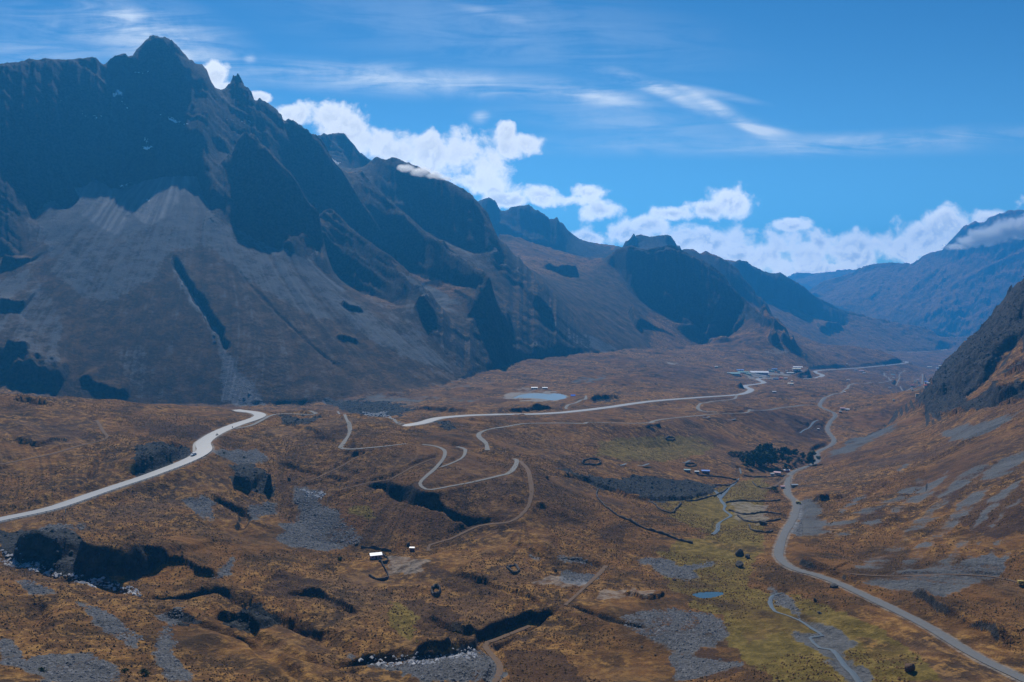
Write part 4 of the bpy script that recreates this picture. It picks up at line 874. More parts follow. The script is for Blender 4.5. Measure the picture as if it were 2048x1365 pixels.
# motorcyclist
x, y, z0, mp = spot(434, 872); z0 += .28; e = empty('motorcycle', (x, y, z0), math.radians(-38)); tag(e, 'dark motorcycle ridden along the pale highway', 'motorcycle')
M_BLK = mat('black_paint', (.03, .03, .035), .5, spec=.5)
for sy_, nm in ((-.7, 'wheel'), (.7, 'wheel')):
    MB().tube([(-.07, sy_, .32), (.07, sy_, .32)], .33, 16).build(nm, M_TYRE, e)
MB().tube([(0,-.7,.32),(0,-.45,.75),(0,-.2,.80),(0,.2,.62),(0,.7,.32)], [.06,.08,.17,.16,.06], 8).build('frame', M_BLK, e)
MB().box(-.14,.14,.0,.62,.76,.86).build('saddle', M_TYRE, e); MB().tube([(-.38,-.35,1.02),(0,-.48,.98),(.38,-.35,1.02)], .025, 6).build('handlebar', M_RIM, e); MB().tube([(0,-.62,.85),(0,-.50,.85)], .10, 10).build('headlight', M_LAMP, e)
def rider(loc, rz, label):
    bm = bmesh.new(); sl = bm.verts.layers.skin.verify(); J = {}
    P_ = {'pel':((0,.22,.95),.17),'wai':((0,.17,1.10),.16),'che':((0,.06,1.34),.19),'nec':((0,.0,1.52),.07),'hd0':((0,-.03,1.62),.10),'hd1':((0,-.04,1.74),.115),'hd2':((0,-.03,1.83),.07)}
    for s, t in ((-1,'l'),(1,'r')):
        P_.update({'sh'+t:((s*.21,.04,1.42),.075),'el'+t:((s*.34,-.12,1.20),.055),'wr'+t:((s*.34,-.32,1.06),.04),'ha'+t:((s*.34,-.39,1.04),.045),'hi'+t:((s*.11,.22,.92),.11),'kn'+t:((s*.24,-.16,.78),.075),'an'+t:((s*.20,.10,.38),.05),'to'+t:((s*.20,-.08,.33),.045)})
    for k, (p, r) in P_.items():
        v = bm.verts.new(p); v[sl].radius = (r, r); v[sl].use_root = (k == 'pel'); J[k] = v
    for a, b in [('pel','wai'),('wai','che'),('che','nec'),('nec','hd0'),('hd0','hd1'),('hd1','hd2')]+[(a+t,b+t) for t in 'lr' for a,b in (('sh','el'),('el','wr'),('wr','ha'),('hi','kn'),('kn','an'),('an','to'))]+[('che','shl'),('che','shr'),('pel','hil'),('pel','hir')]:
        bm.edges.new((J[a], J[b]))
    me = bpy.data.meshes.new('person'); bm.to_mesh(me); bm.free(); me.materials.append(mat('dark_riding_suit', (.04,.04,.05), .8))
    o = bpy.data.objects.new('person', me); COL.objects.link(o); o.modifiers.new('skin', 'SKIN'); s = o.modifiers.new('sub', 'SUBSURF'); s.levels = 1; s.render_levels = 2
    o.location = loc; o.rotation_euler = (0, 0, rz); tag(o, label, 'person'); return o
rd = rider((x, y, z0), math.radians(-38), 'person in dark riding suit and helmet sitting on the motorcycle')
# ------------------------------------------------------------------ road sign, guardrail, poles
M_GALV = mat('galvanised_steel', (.34, .35, .36), .5, metal=.3, spec=.5)
x, y, z0, mp = spot(465, 863); e = empty('road_sign', (x, y, z0)); tag(e, 'small road sign on a thin post at the highway edge', 'road sign')
MB().tube([(0,0,-1),(0,0,3.4)], .07, 8).build('post', M_GALV, e); MB().poly([(0,-.08,2.5),(.55,-.08,3.05),(0,-.08,3.6),(-.55,-.08,3.05),(0,-.04,2.5),(.55,-.04,3.05),(0,-.04,3.6),(-.55,-.04,3.05)], [(3,2,1,0),(4,5,6,7),(0,1,5,4),(1,2,6,5),(2,3,7,6),(3,0,4,7)]).build('sign_plate', mat('sign_back', (.10,.11,.12), .6), e)
P, hw, _k = road_lines[0]; d_ = np.gradient(P[:, :2], axis=0); d_ /= np.linalg.norm(d_, axis=1)[:, None]; n_ = np.stack([d_[:, 1], -d_[:, 0]], 1)
G = np.stack([P[:, 0]+n_[:, 0]*(hw+.5), P[:, 1]+n_[:, 1]*(hw+.5), P[:, 2]-.15], 1)
k0 = int(np.argmin(np.hypot(P[:, 0]-unproj(-60,1055,372)[0], P[:, 1]-372))); k1 = int(np.argmin(np.hypot(P[:, 0]-unproj(408,897,503)[0], P[:, 1]-503)))
G = G[k0:k1+1]; base = G[len(G)//2]; e = empty('guardrail', tuple(base)); tag(e, 'grey steel guardrail along the lower edge of the pale highway', 'guardrail')
V = []; Fc = []
for i, g in enumerate(G):
    for (dz, do) in ((.42, 0), (.78, 0), (.78, .08), (.42, .08)):
        j = min(i, len(G)-1); nn = n_[k0+i]; V.append((g[0]-base[0]+nn[0]*do, g[1]-base[1]+nn[1]*do, g[2]-base[2]+dz))
    if i: q = 4*(i-1); Fc += [(q, q+4, q+5, q+1), (q+1, q+5, q+6, q+2), (q+2, q+6, q+7, q+3), (q+3, q+7, q+4, q)]
mesh_obj('rail', V, Fc, M_GALV, e)
pm = MB().box(-.09, .09, -.09, .09, -1.2, .85).build('post', M_GALV, e); pm.location = tuple(G[0]-base)
L_ = np.concatenate([[0], np.cumsum(np.linalg.norm(np.diff(G[:, :2], axis=0), axis=1))])
for s in np.arange(4, L_[-1], 4.0)[:90]:
    o = pm.copy(); COL.objects.link(o); o.parent = e; o.location = tuple(np.array([np.interp(s, L_, G[:, c]) for c in range(3)])-base)
def hframe(px, py, hpx, label, two=True):
    x, y, z0, mp = spot(px, py); h = hpx*mp; e = empty('power_pole', (x, y, z0)); tag(e, label, 'power pole')
    for s in ((-1, 1) if two else (0,)): MB().tube([(s*h*.12, 0, -1), (s*h*.12, 0, h)], [.22, .16], 8).build('pole', mat('grey_pole', (.40,.40,.38), .8), e)
    MB().box(-h*.2, h*.2, -.12, .12, h*.86, h*.90).build('crossarm', M_WOOD, e)
    for s in (-.18, 0, .18): MB().tube([(s*h, 0, h*.9), (s*h, 0, h*.95)], .10, 6).build('insulator', M_LAMP, e)
hframe(1248, 834, 13, 'twin-legged pale power pole on the moor below the highway'); hframe(1123, 822, 13, 'single dark power pole between lake and highway', False)
hframe(131, 1026, 9, 'short utility pole beside the guardrail of the highway', False)
# ------------------------------------------------------------------ dry stone walls
M_STONEW = mat('dry_stone', (.075, .07, .068), .95, vary=.6, scale=2.2, bump=.15)
def stone_wall(L, label, w=.8, h=1.1, closed=False, name='stone_wall', cat='stone wall', group=None):
    P = np.array([cast(*p) for p in (L+[L[0]] if closed else L)]); P = catmull(P, 1.6 if len(L) < 9 else 2.5); P[:, 2] = ground(P[:, 0], P[:, 1])
    d = np.gradient(P[:, :2], axis=0); d /= np.linalg.norm(d, axis=1)[:, None]+1e-9; n = np.stack([-d[:, 1], d[:, 0]], 1); V = []; Fc = []; b = P[len(P)//2].copy()
    j = rng.uniform(-1, 1, (len(P), 3))
    for i, p in enumerate(P):
        ww = w*(1+.25*j[i, 0]); hh = h*(1+.35*j[i, 1])
        for (o, z_) in ((-.5, -.8), (-.42, hh*.8), (-.15+.1*j[i, 2], hh), (.25, hh*.95), (.42, hh*.75), (.5, -.8)): V.append((p[0]-b[0]+n[i, 0]*ww*o*1.2, p[1]-b[1]+n[i, 1]*ww*o*1.2, p[2]-b[2]+z_))
        if i: q = 6*(i-1); Fc += [(q+k, q+k+1, q+k+7, q+k+6) for k in range(5)]
    k = len(V)-6; Fc += [(5,4,3,2,1,0), (k,k+1,k+2,k+3,k+4,k+5)]
    o = mesh_obj(name, V, Fc, M_STONEW); o.location = tuple(b); tag(o, label, cat, group); return o
def ring(cx, cy, rx, ry, n=12, j=.08): return [(cx+rx*math.cos(2*math.pi*k/n)*(1+rng.uniform(-j, j)), cy+ry*math.sin(2*math.pi*k/n)*(1+rng.uniform(-j, j))) for k in range(n)]
stone_wall([(1196,980),(1193,990),(1200,1003),(1225,1025),(1270,1048),(1330,1070),(1385,1088)], 'long curving dark stone wall running down from the lava field to the meadow')
stone_wall([(1297,1003),(1320,1020),(1345,1027),(1352,1018),(1362,1008)], 'short V-shaped stone wall under the lava field')
stone_wall([(1372,1003),(1400,1000),(1440,988),(1455,978)], 'stone wall along the lower right edge of the lava field')
stone_wall([(1452,1007),(1480,1003),(1520,1004),(1560,1002)], 'upper stone wall of the small fields left of the valley road')
stone_wall([(1458,1022),(1490,1030),(1530,1026),(1562,1030)], 'middle stone wall of the small fields left of the valley road')
stone_wall([(1475,1032),(1500,1045),(1540,1044),(1560,1040)], 'lower stone wall of the small fields left of the valley road')
stone_wall([(1498,1052),(1505,1062),(1530,1066),(1545,1064)], 'lowest short stone wall near the dark rocks left of the valley road')
stone_wall([(1395,951),(1430,954),(1460,958),(1475,962),(1455,972),(1430,972)], 'stone wall hooking round the field right of the blue roofed house')
stone_wall([(1488,952),(1520,955),(1555,953),(1572,951)], 'stone wall in front of the pink roofed farm building')
stone_wall([(1505,965),(1515,974),(1540,978),(1556,974)], 'curved stone wall below the pink roofed farm building')
stone_wall(ring(1183,925,19,6), 'wide oval stone corral on the flat moor', closed=True, name='corral', cat='corral'); stone_wall(ring(1340,878,9,3.2), 'small round stone corral on the far green pasture', closed=True, name='corral', cat='corral')
stone_wall(ring(1381,931,11,3), 'small oval corral behind the blue roofed house', closed=True, name='corral', cat='corral')
stone_wall([(1014,1136),(1028,1133),(1038,1143),(1026,1147)], 'small diamond shaped stone corral on the brown slope', closed=True, name='corral', cat='corral')
stone_wall(ring(872,1184,8,9,10), 'tall dark ring corral on the slope below the farm', closed=True, name='corral', cat='corral', h=1.5)
stone_wall([(764,1108),(772,1116),(776,1122),(768,1127),(758,1124)], 'stone yard wall hugging the right side of the farmhouse', w=.5)
stone_wall([(763,1126),(770,1140),(777,1155),(768,1162),(752,1160),(738,1152)], 'large loop of stone wall below the farmhouse', w=.5)
stone_wall([(722,1096),(745,1097),(765,1101),(783,1104)], 'low stone wall behind the farmhouse', w=.5)
# ------------------------------------------------------------------ boulders
M_ROCK = mat('boulder_rock', (.075, .07, .066), .95, vary=.6, scale=.9, bump=.3); M_RBROWN = mat('brown_boulder_rock', (.12, .075, .05), .95, vary=.6, scale=.9, bump=.3)
def rock_mesh(seed, sub=3, amp=.28):
    bm = bmesh.new(); bmesh.ops.create_icosphere(bm, subdivisions=sub, radius=1.0); r_ = np.random.default_rng(seed)
    co_ = np.array([v.co[:] for v in bm.verts]); pl = r_.normal(size=(9, 3)); pl /= np.linalg.norm(pl, axis=1)[:, None]; dd = r_.uniform(.55, .9, 9)
    for k in range(9):
        s = co_@pl[k]; ex = np.maximum(s-dd[k], 0); co_ -= ex[:, None]*pl[k]*.9
    nz = fbm(co_[:, 0]*9+seed*7, co_[:, 1]*9+co_[:, 2]*7, 8, 3, seed); co_ *= (1+amp*1.5*nz)[:, None]
    for v, c in zip(bm.verts, co_): v.co = c
    me = bpy.data.meshes.new('boulder'); bm.to_mesh(me); bm.free(); return me
def boulder(px, py, w, h, label, m=None, seed=1):
    x, y, z0, mp = spot(px, py); me = rock_mesh(seed); me.materials.append(m or M_ROCK); o = bpy.data.objects.new('boulder', me); COL.objects.link(o)
    o.scale = (w*mp*.42, w*mp*.36, h*mp*.5); o.location = (x, y+w*mp*.3, z0+h*mp*.28); o.rotation_euler = (0, 0, seed*.7); tag(o, label, 'boulder', 'boulders on the valley floor')
for i, a in enumerate([(1823,1347,33,24,'large brown boulder alone on the green flat at lower right',M_RBROWN),(1482,1137,26,16,'big dark flat-topped boulder, lower of the pair by the meadow stream'),(1480,1114,24,17,'dark broad boulder, upper of the pair by the meadow stream'),
 (1671,1177,22,11,'dark boulder just below the valley road bend'),(1632,1204,10,9,'small dark boulder on the bog below the road bend'),(1497,1118,16,10,'small dark boulder right of the upper dark pair'),(1529,1052,22,12,'rough dark rock heap among the small fields'),
 (1112,1145,8,9,'small upright dark rock on the slope above the ravine bend',),(1284,1297,7,5,'tiny dark rock on the brown knoll right of the ravine'),(1310,1312,7,5,'tiny brown rock right of the other on the knoll',M_RBROWN),(1640,1229,12,6,'low dark rock beside the braided stream'),
 (1350,1162,12,6,'flat brown rock at the edge of the gravel flat',M_RBROWN),(578,962,8,9,'rounded dark rock beside the dirt track at centre left'),(816,1092,9,9,'dark square rock behind the tiny hut'),(712,1092,12,8,'slab of rock at the foot of the stone spill near the farm'),(1135,950,10,8,'dark rock at the upper left tip of the lava field'),(1094,958,8,7,'lone dark rock left of the lava field')]):
    boulder(a[0], a[1], a[2], a[3], a[4], a[5] if len(a) > 5 else None, 11+i)
# ------------------------------------------------------------------ stones and tussocks (uncountable)
def scatter(name, label, cat, n, region, tmpl, m, sc0, sc1, squash, seedv, weight=None, sink=.1):
    r_ = np.random.default_rng(seedv)
    i0, j0 = region
    k = r_.integers(0, len(j0), n); cu = j0[k]+r_.random(n); rv = i0[k]+r_.random(n)
    cu = np.clip(cu, 0, NU-1.01); rv = np.clip(rv, 0, NV-1.01)
    yy = np.exp(np.interp(rv, np.arange(NV), VG)); xx = np.interp(cu, np.arange(NU), UG)*yy; zz = ground(xx, yy)
    tv, tf = tmpl; nt_ = len(tv); s = sc0*(sc1/sc0)**(r_.random(n)**2.2); s = s*(1+0*yy); a = r_.random(n)*6.283; ca, sa = np.cos(a), np.sin(a)
    q = r_.uniform(.7, 1.3, (n, 3)); jit = 1+r_.uniform(-.22, .22, (n, nt_, 3))
    V = tv[None]*jit*q[:, None]*s[:, None, None]; V[..., 2] *= squash
    Vx = V[..., 0]*ca[:, None]-V[..., 1]*sa[:, None]; Vy = V[..., 0]*sa[:, None]+V[..., 1]*ca[:, None]
    V = np.stack([Vx+xx[:, None], Vy+yy[:, None], V[..., 2]+zz[:, None]-sink*s[:, None]], -1).reshape(-1, 3)
    Fc = (tf[None]+np.arange(n)[:, None, None]*nt_).reshape(-1, 3)
    o = mesh_from(name, V, Fc, [m], smooth=False); tag(o, label, cat, kind='stuff'); return o
def cells(mask, wpow=1.0):
    # sample grid cells with probability proportional to their real area
    i, j = np.nonzero(mask); return i, j
def region(mask, seed=0, n=400000):
    i, j = np.nonzero(mask); a = (DX[i, j]*DYr[i, 0]).astype(float); r_ = np.random.default_rng(seed); c = np.cumsum(a); k = np.searchsorted(c, r_.random(n)*c[-1]); return i[k], j[k]
oct_v = np.array([(1,0,0),(-.1,1,.1),(-1,-.1,0),(0,-1,-.1),(.1,0,.9),(.5,.5,.6),(-.5,-.4,.65),(0,0,-.8)], float); oct_f = np.array([(0,5,4),(0,1,5),(5,1,4),(1,2,4),(2,6,4),(2,3,6),(6,3,4),(3,0,4),(1,0,7),(2,1,7),(3,2,7),(0,3,7)])
k_ = 6; tz = [(math.cos(2*math.pi*t/k_), math.sin(2*math.pi*t/k_), 0) for t in range(k_)]; tuv = np.array(tz+[(.35*a, .35*b, 1.15) for a, b, _ in tz[::2]]+[(0, 0, 1.3)], float)
tuf = np.array([(0,1,6),(1,2,7),(1,7,6),(2,3,7),(3,4,8),(3,8,7),(4,5,8),(5,0,6),(5,6,8),(6,7,9),(7,8,9),(8,6,9)])
M_STONES = mat('loose_stones', (.13, .13, .135), .9, vary=.6, scale=.35)
M_DSTONES = mat('dark_stones', (.05, .052, .055), .95, vary=.7, scale=.35)
def grass_mat(name, a, b, c):
    m = mat(name, a, .95); t = NT(m.node_tree); g = t.N.new('ShaderNodeNewGeometry'); n = t.noise(g.outputs['Position'], .3, 4, .7); n2 = t.noise(g.outputs['Position'], .03, 3, .6)
    col = t.mix(t.ramp(n, .38, .62), a, b); col = t.mix(t.ramp(n2, .40, .62), col, c); t.put(t.N['Principled BSDF'].inputs['Base Color'], col); return m
M_TUFT = grass_mat('straw_tussock', (.10, .056, .022), (.24, .135, .045), (.16, .085, .030))
onroad = vergem > .02
fr = (GU > -.72) & (GU < .72)
nearm = fr & (Y < 560+260*rng.random((NV, NU))**1.5) & (Y > 150)
tufm = nearm & (scree < .3) & (pale < .3) & (dark < .3) & (~onroad) & (slope2 < 1.25) & (fbm(X, Y, 45, 3, 301) > -.12)
scatter('tussock_grass', 'straw coloured tussock grass spread over the near moor', 'grass', 110000, region(tufm, 3), (tuv, tuf), M_TUFT, .22, .55, .75, 5)
scatter('loose_stones', 'grey loose stones covering the gravel patches and stream beds', 'stones', 26000, region(nearm & (scree > .5) & (~onroad) & (GU < .37), 4), (oct_v, oct_f), M_STONES, .15, .9, .6, 6)
scatter('dark_stones', 'dark lava boulders of the rocky field', 'stones', 9000, region(fr & (Y < 1100) & (dark > .4) & (~onroad), 5), (oct_v, oct_f), M_DSTONES, .5, 1.9, .8, 7)
gm = np.zeros((NV, NU), f32); paint(gm, [[(340,505),(352,512),(400,590),(452,695),(480,745),(520,806),(436,806),(445,710),(395,615)]]); 
scatter('gully_stones', 'pale boulders lying in the gully down the scree slope', 'stones', 2200, region(gm > .5, 6), (oct_v, oct_f), M_STONES, .8, 3.2, .8, 8)
gm[:] = 0; paint(gm, [[(0,1100),(60,1125),(120,1148),(200,1160),(285,1186),(280,1196),(200,1180),(100,1152),(0,1122)], [(720,1318),(860,1312),(950,1298),(960,1310),(860,1330),(740,1330)], [(600,980),(650,990),(650,1000),(610,995)], [(730,828),(775,826),(775,834),(735,834)]])
scatter('stream_bed_stones', 'pale tumbled stones in the dry stream bed under the dark bank', 'stones', 2600, region(gm > .5, 7), (oct_v, oct_f), mat('pale_stones', (.36, .36, .37), .9, vary=.4, scale=.5), .3, 1.3, .7, 9)
# ------------------------------------------------------------------ trees and bushes
M_BARK = mat('bark', (.07, .05, .035), .95, vary=.4, scale=4)
def leaf_mat(name, a, b):
    m = mat(name, a, .8); t = NT(m.node_tree); g = t.N.new('ShaderNodeNewGeometry'); n = t.noise(g.outputs['Position'], 1.3, 3, .6); t.put(t.N['Principled BSDF'].inputs['Base Color'], t.mix(t.ramp(n, .35, .65), a, b)); return m
M_LEAF = leaf_mat('dark_evergreen_leaves', (.022, .040, .016), (.075, .098, .034)); M_LEAFO = leaf_mat('grey_green_leaves', (.05, .06, .045), (.09, .10, .07)); M_BUSH = leaf_mat('bush_leaves', (.03, .045, .012), (.075, .09, .02))
def crown_mesh(seed, shape, n=900, leaf=.09):
    r_ = np.random.default_rng(seed); nc = 22
    if shape == 'cone': t = r_.random(nc)**.8; rad = .34*(1-t)**.8+.04; zc = .16+.82*t
    elif shape == 'round': t = r_.random(nc); rad = .40*np.sqrt(np.maximum(1-(2*t-1)**2, .05)); zc = .28+.66*t
    else: t = r_.random(nc); rad = .75*np.sqrt(np.maximum(1-t**2, .05)); zc = .10+.62*t
    an = r_.random(nc)*6.283; rr_ = rad*np.sqrt(r_.random(nc)); C = np.stack([rr_*np.cos(an), rr_*np.sin(an), zc], 1); cr = (.11 if shape == 'cone' else .15 if shape == 'round' else .26)*r_.uniform(.7, 1.3, nc)
    k = r_.integers(0, nc, n); p = r_.normal(size=(n, 3)); p /= np.linalg.norm(p, axis=1)[:, None]; p = C[k]+p*cr[k][:, None]*(r_.random((n, 1))**.4)
    a = r_.normal(size=(n, 3)); a /= np.linalg.norm(a, axis=1)[:, None]; b = np.cross(a, r_.normal(size=(n, 3))); b /= np.linalg.norm(b, axis=1)[:, None]
    s = leaf*r_.uniform(.5, 1.1, (n, 1)); V = np.stack([p-a*s, p+b*s*.5, p+a*s, p-b*s*.5], 1).reshape(-1, 3); Fc = [(4*i, 4*i+1, 4*i+2, 4*i+3) for i in range(n)]
    me = bpy.data.meshes.new('crown'); me.from_pydata(V.tolist(), [], Fc); return me
CM = {('cone', k): crown_mesh(20+k, 'cone') for k in range(3)}; CM.update({('round', k): crown_mesh(30+k, 'round') for k in range(3)}); CM.update({('bush', k): crown_mesh(40+k, 'bush', 600, .11) for k in range(2)})
for (s, k), me in CM.items(): me.materials.append(M_LEAF if s != 'bush' else M_BUSH)
grey = [crown_mesh(60+k, 'bush', 500, .12) for k in range(2)]
for g in grey: g.materials.append(M_LEAFO)
TR = {}
def trunk_mesh(seed):
    b = MB(); b.tube([(0,0,-.12),(.01,0,.25),(-.01,.01,.55),(.01,0,.85)], [.028,.022,.014,.004], 7); r_ = random.Random(seed)
    for k in range(7):
        z_ = .22+.08*k; a = r_.random()*6.28; b.tube([(0,0,z_),(.12*math.cos(a),.12*math.sin(a),z_+.07),(.20*math.cos(a),.20*math.sin(a),z_+.15)], [.010,.006,.002], 5)
    me = bpy.data.meshes.new('trunk'); me.from_pydata(b.V, [], b.F); me.materials.append(M_BARK); return me
TM_ = [trunk_mesh(k) for k in range(2)]
def tree(px, py, hpx, shape, label, group='dark trees round the valley farm', wide=1.0):
    x, y, z0, mp = spot(px, py); h = hpx*mp; nm = {'cone': 'conifer', 'round': 'broadleaf_tree', 'bush': 'bush', 'grey': 'shrub'}[shape]
    e = empty(nm, (x, y, z0), random.random()*6.28, h); tag(e, label, 'tree' if shape in ('cone', 'round') else 'bush', group)
    me = random.choice(grey) if shape == 'grey' else CM[(shape, random.randrange(3 if shape != 'bush' else 2))]
    c = bpy.data.objects.new('crown', me); COL.objects.link(c); c.parent = e; c.scale = (wide, wide, 1)
    t = bpy.data.objects.new('trunk', random.choice(TM_)); COL.objects.link(t); t.parent = e
LBc = 'dark evergreen in the dense clump around the pale house'; LBr = 'dark tree in the row at the upper right of the clump'
for a in [(1498,927,20),(1506,932,24),(1513,935,30),(1518,930,34),(1524,934,26),(1538,934,30),(1544,931,32),(1516,922,28),(1524,918,26),(1532,917,30),(1540,918,30),(1520,912,22),(1530,910,22),(1510,925,24)]:
    tree(a[0], a[1], a[2], 'round' if random.random() < .6 else 'cone', LBc, wide=.9)
for a in [(1563,912,16),(1567,912,17),(1572,912,18),(1577,913,15),(1556,910,12),(1550,909,12)]: tree(a[0], a[1], a[2], 'cone', LBr)
for a in [(1486,928,16,'round','round dark tree standing left of the dense clump'),(1494,937,20,'cone','pointed dark tree at the front left of the dense clump'),(1585,912,12,'round','squat dark tree left of the right-hand isolated pair'),(1592,913,14,'round','round dark tree at the right end of the upper row'),(1564,925,20,'cone','tall thin dark tree in the gap right of the clump'),(1577,930,15,'round','spreading tree right of the tall thin one'),(1571,941,14,'cone','dark tree directly behind the red walled store'),
 (1606,919,13,'round','small dark tree between the clump and the road'),(1618,932,20,'cone','left one of two dark trees touching the valley road'),(1626,930,26,'round','right and taller one of two dark trees touching the valley road')]: tree(a[0], a[1], a[2], a[3], a[4], wide=1.1)
for a in [(1463,911,9),(1473,912,10),(1483,912,10),(1494,910,9),(1503,908,8)]: tree(a[0], a[1], a[2], 'grey', 'grey green shrub in the low hedge left of the trees', 'low hedge shrubs', 1.2)
for a in [(1598,925,10,'grey','grey bush between the small tree and the roadside pair'),(1590,932,9,'grey','low grey bush below the round end tree'),(1549,984,12,'bush','dark green bush beside the lower farm track'),(285,1352,17,'bush','dark green bush at the lower left foreground, the larger right one'),(250,1346,11,'bush','small dark green bush left of the larger foreground bush'),(84,1345,13,'bush','dark bush at the far lower left edge of the foreground'),
 (487,917,5,'bush','tiny green bush on the slope below the highway bend'),(682,1122,10,'bush','green bush beside the stone spill left of the farm'),(448,908,4,'bush','tiny shrub just right of the highway bend')]: tree(a[0], a[1], a[2], a[3], a[4], 'scattered bushes')
print('objects', round(time.time()-T0, 1))
SEL, SAZ = math.radians(51), math.radians(-14)
SUN, EXPO, HAZE = 5.0, 0.0, .00015
HCOL = (.05, .43, .98)
CUM = [(435,148,30,30),(455,175,26,16),(522,196,24,11),
 (596,230,44,24),(655,238,60,32),(700,255,60,38),(750,285,60,38),(800,308,60,38),(860,315,65,42),(920,312,65,46),(970,325,68,52),(1008,300,42,34),(1013,268,20,24),(1062,288,36,22),(940,365,70,24),
 (1010,402,46,14),(1092,392,42,22),(1168,385,44,18),(1202,422,42,22),(1130,400,70,16),
 (1180,478,50,15),(1245,468,60,27),(1295,450,50,22),(1380,476,80,28),(1430,484,90,34),(1480,505,90,44),(1472,402,50,34),(1420,424,46,22),(1345,428,50,15),(1540,508,90,48),(1600,515,95,52),(1640,487,46,30),(1575,450,46,15),(1700,505,85,42),(1780,492,75,35),(1850,472,75,38),(1910,452,72,34),(1975,440,66,22),(1665,538,85,18),(1600,545,60,15),(1960,480,90,40),(2060,470,80,50),(2140,440,120,50)]
CIR = [(700,150,420,26,-4,.35),(1480,240,150,16,-28,.5),(1300,170,150,14,-14,.5),(1750,285,320,18,2,.35),(280,50,160,26,-25,.5),(430,190,200,26,-14,.35),(500,120,14,9,0,.9),(960,236,24,12,10,.9),(760,160,330,30,-3,.55),(1060,178,340,26,-5,.5),(1200,195,110,16,-8,.75),(1340,190,130,12,-24,.8),(1450,225,120,11,-30,.8),(1540,262,60,8,-8,.7),(1420,185,120,8,-12,.45),(330,75,190,60,-14,.65),(180,60,260,50,-10,.5),(380,130,150,30,-12,.5),(40,110,160,30,-5,.55),
 (1500,290,620,22,0,.42),(1250,240,300,26,-3,.38),(1900,270,300,16,2,.35),(990,30,90,10,-14,.4),(1000,60,500,80,-6,.22)]
def cloud_bank(name, px, py, Yd, L, label):
    # a small real cloud hanging in front of a mountain face: overlapping lumps filled with thin mist
    x, y, z_ = unproj(px, py, Yd); bm = bmesh.new(); mp = Yd/F
    for (dx, dy, rx, ry) in L:
        mt = Matrix.Translation((dx*mp, 0, -dy*mp)) @ Matrix.Diagonal((rx*mp, max(rx*.5, ry)*mp, ry*mp, 1)); bmesh.ops.create_icosphere(bm, subdivisions=2, radius=1.0, matrix=mt)
    me = bpy.data.meshes.new(name); bm.to_mesh(me); bm.free(); o = bpy.data.objects.new(name, me); COL.objects.link(o); o.location = (x, y, z_)
    rm = o.modifiers.new('join', 'REMESH'); rm.mode = 'VOXEL'; rm.voxel_size = 4*mp
    tag(o, label, 'cloud', kind='stuff')
    m = bpy.data.materials.new('cloud_mist'); m.use_nodes = True; m.node_tree.nodes.clear(); t = NT(m.node_tree); ou = t.N.new('ShaderNodeOutputMaterial'); v = t.N.new('ShaderNodeVolumePrincipled')
    tc = t.N.new('ShaderNodeTexCoord'); P_ = tc.outputs['Object']; f = None
    for (dx, dy, rx, ry) in L:
        mpn = t.N.new('ShaderNodeMapping'); mpn.vector_type = 'TEXTURE'; t.L.new(P_, mpn.inputs[0]); mpn.inputs['Location'].default_value = (dx*mp, 0, -dy*mp); mpn.inputs['Scale'].default_value = (rx*mp, max(rx*.5, ry)*mp, ry*mp)
        n = t.N.new('ShaderNodeVectorMath'); n.operation = 'LENGTH'; t.L.new(mpn.outputs[0], n.inputs[0]); f = n.outputs['Value'] if f is None else t.math('MINIMUM', f, n.outputs['Value'])
    nz = t.noise(P_, 1/(17*mp), 5, .62); dn = t.ramp(t.math('ADD', t.math('SUBTRACT', 1.0, f), t.math('MULTIPLY', t.math('SUBTRACT', nz, .5), 1.6)), .12, .6, 0.0, 3.2/(26*mp))
    v.inputs['Color'].default_value = (1, 1, 1, 1); v.inputs['Density Attribute'].default_value = ''; v.inputs['Anisotropy'].default_value = .55; t.L.new(dn, v.inputs['Density']); t.L.new(v.outputs[0], ou.inputs['Volume']); me.materials.append(m); m.cycles.volume_step_rate = 1.0
    return o
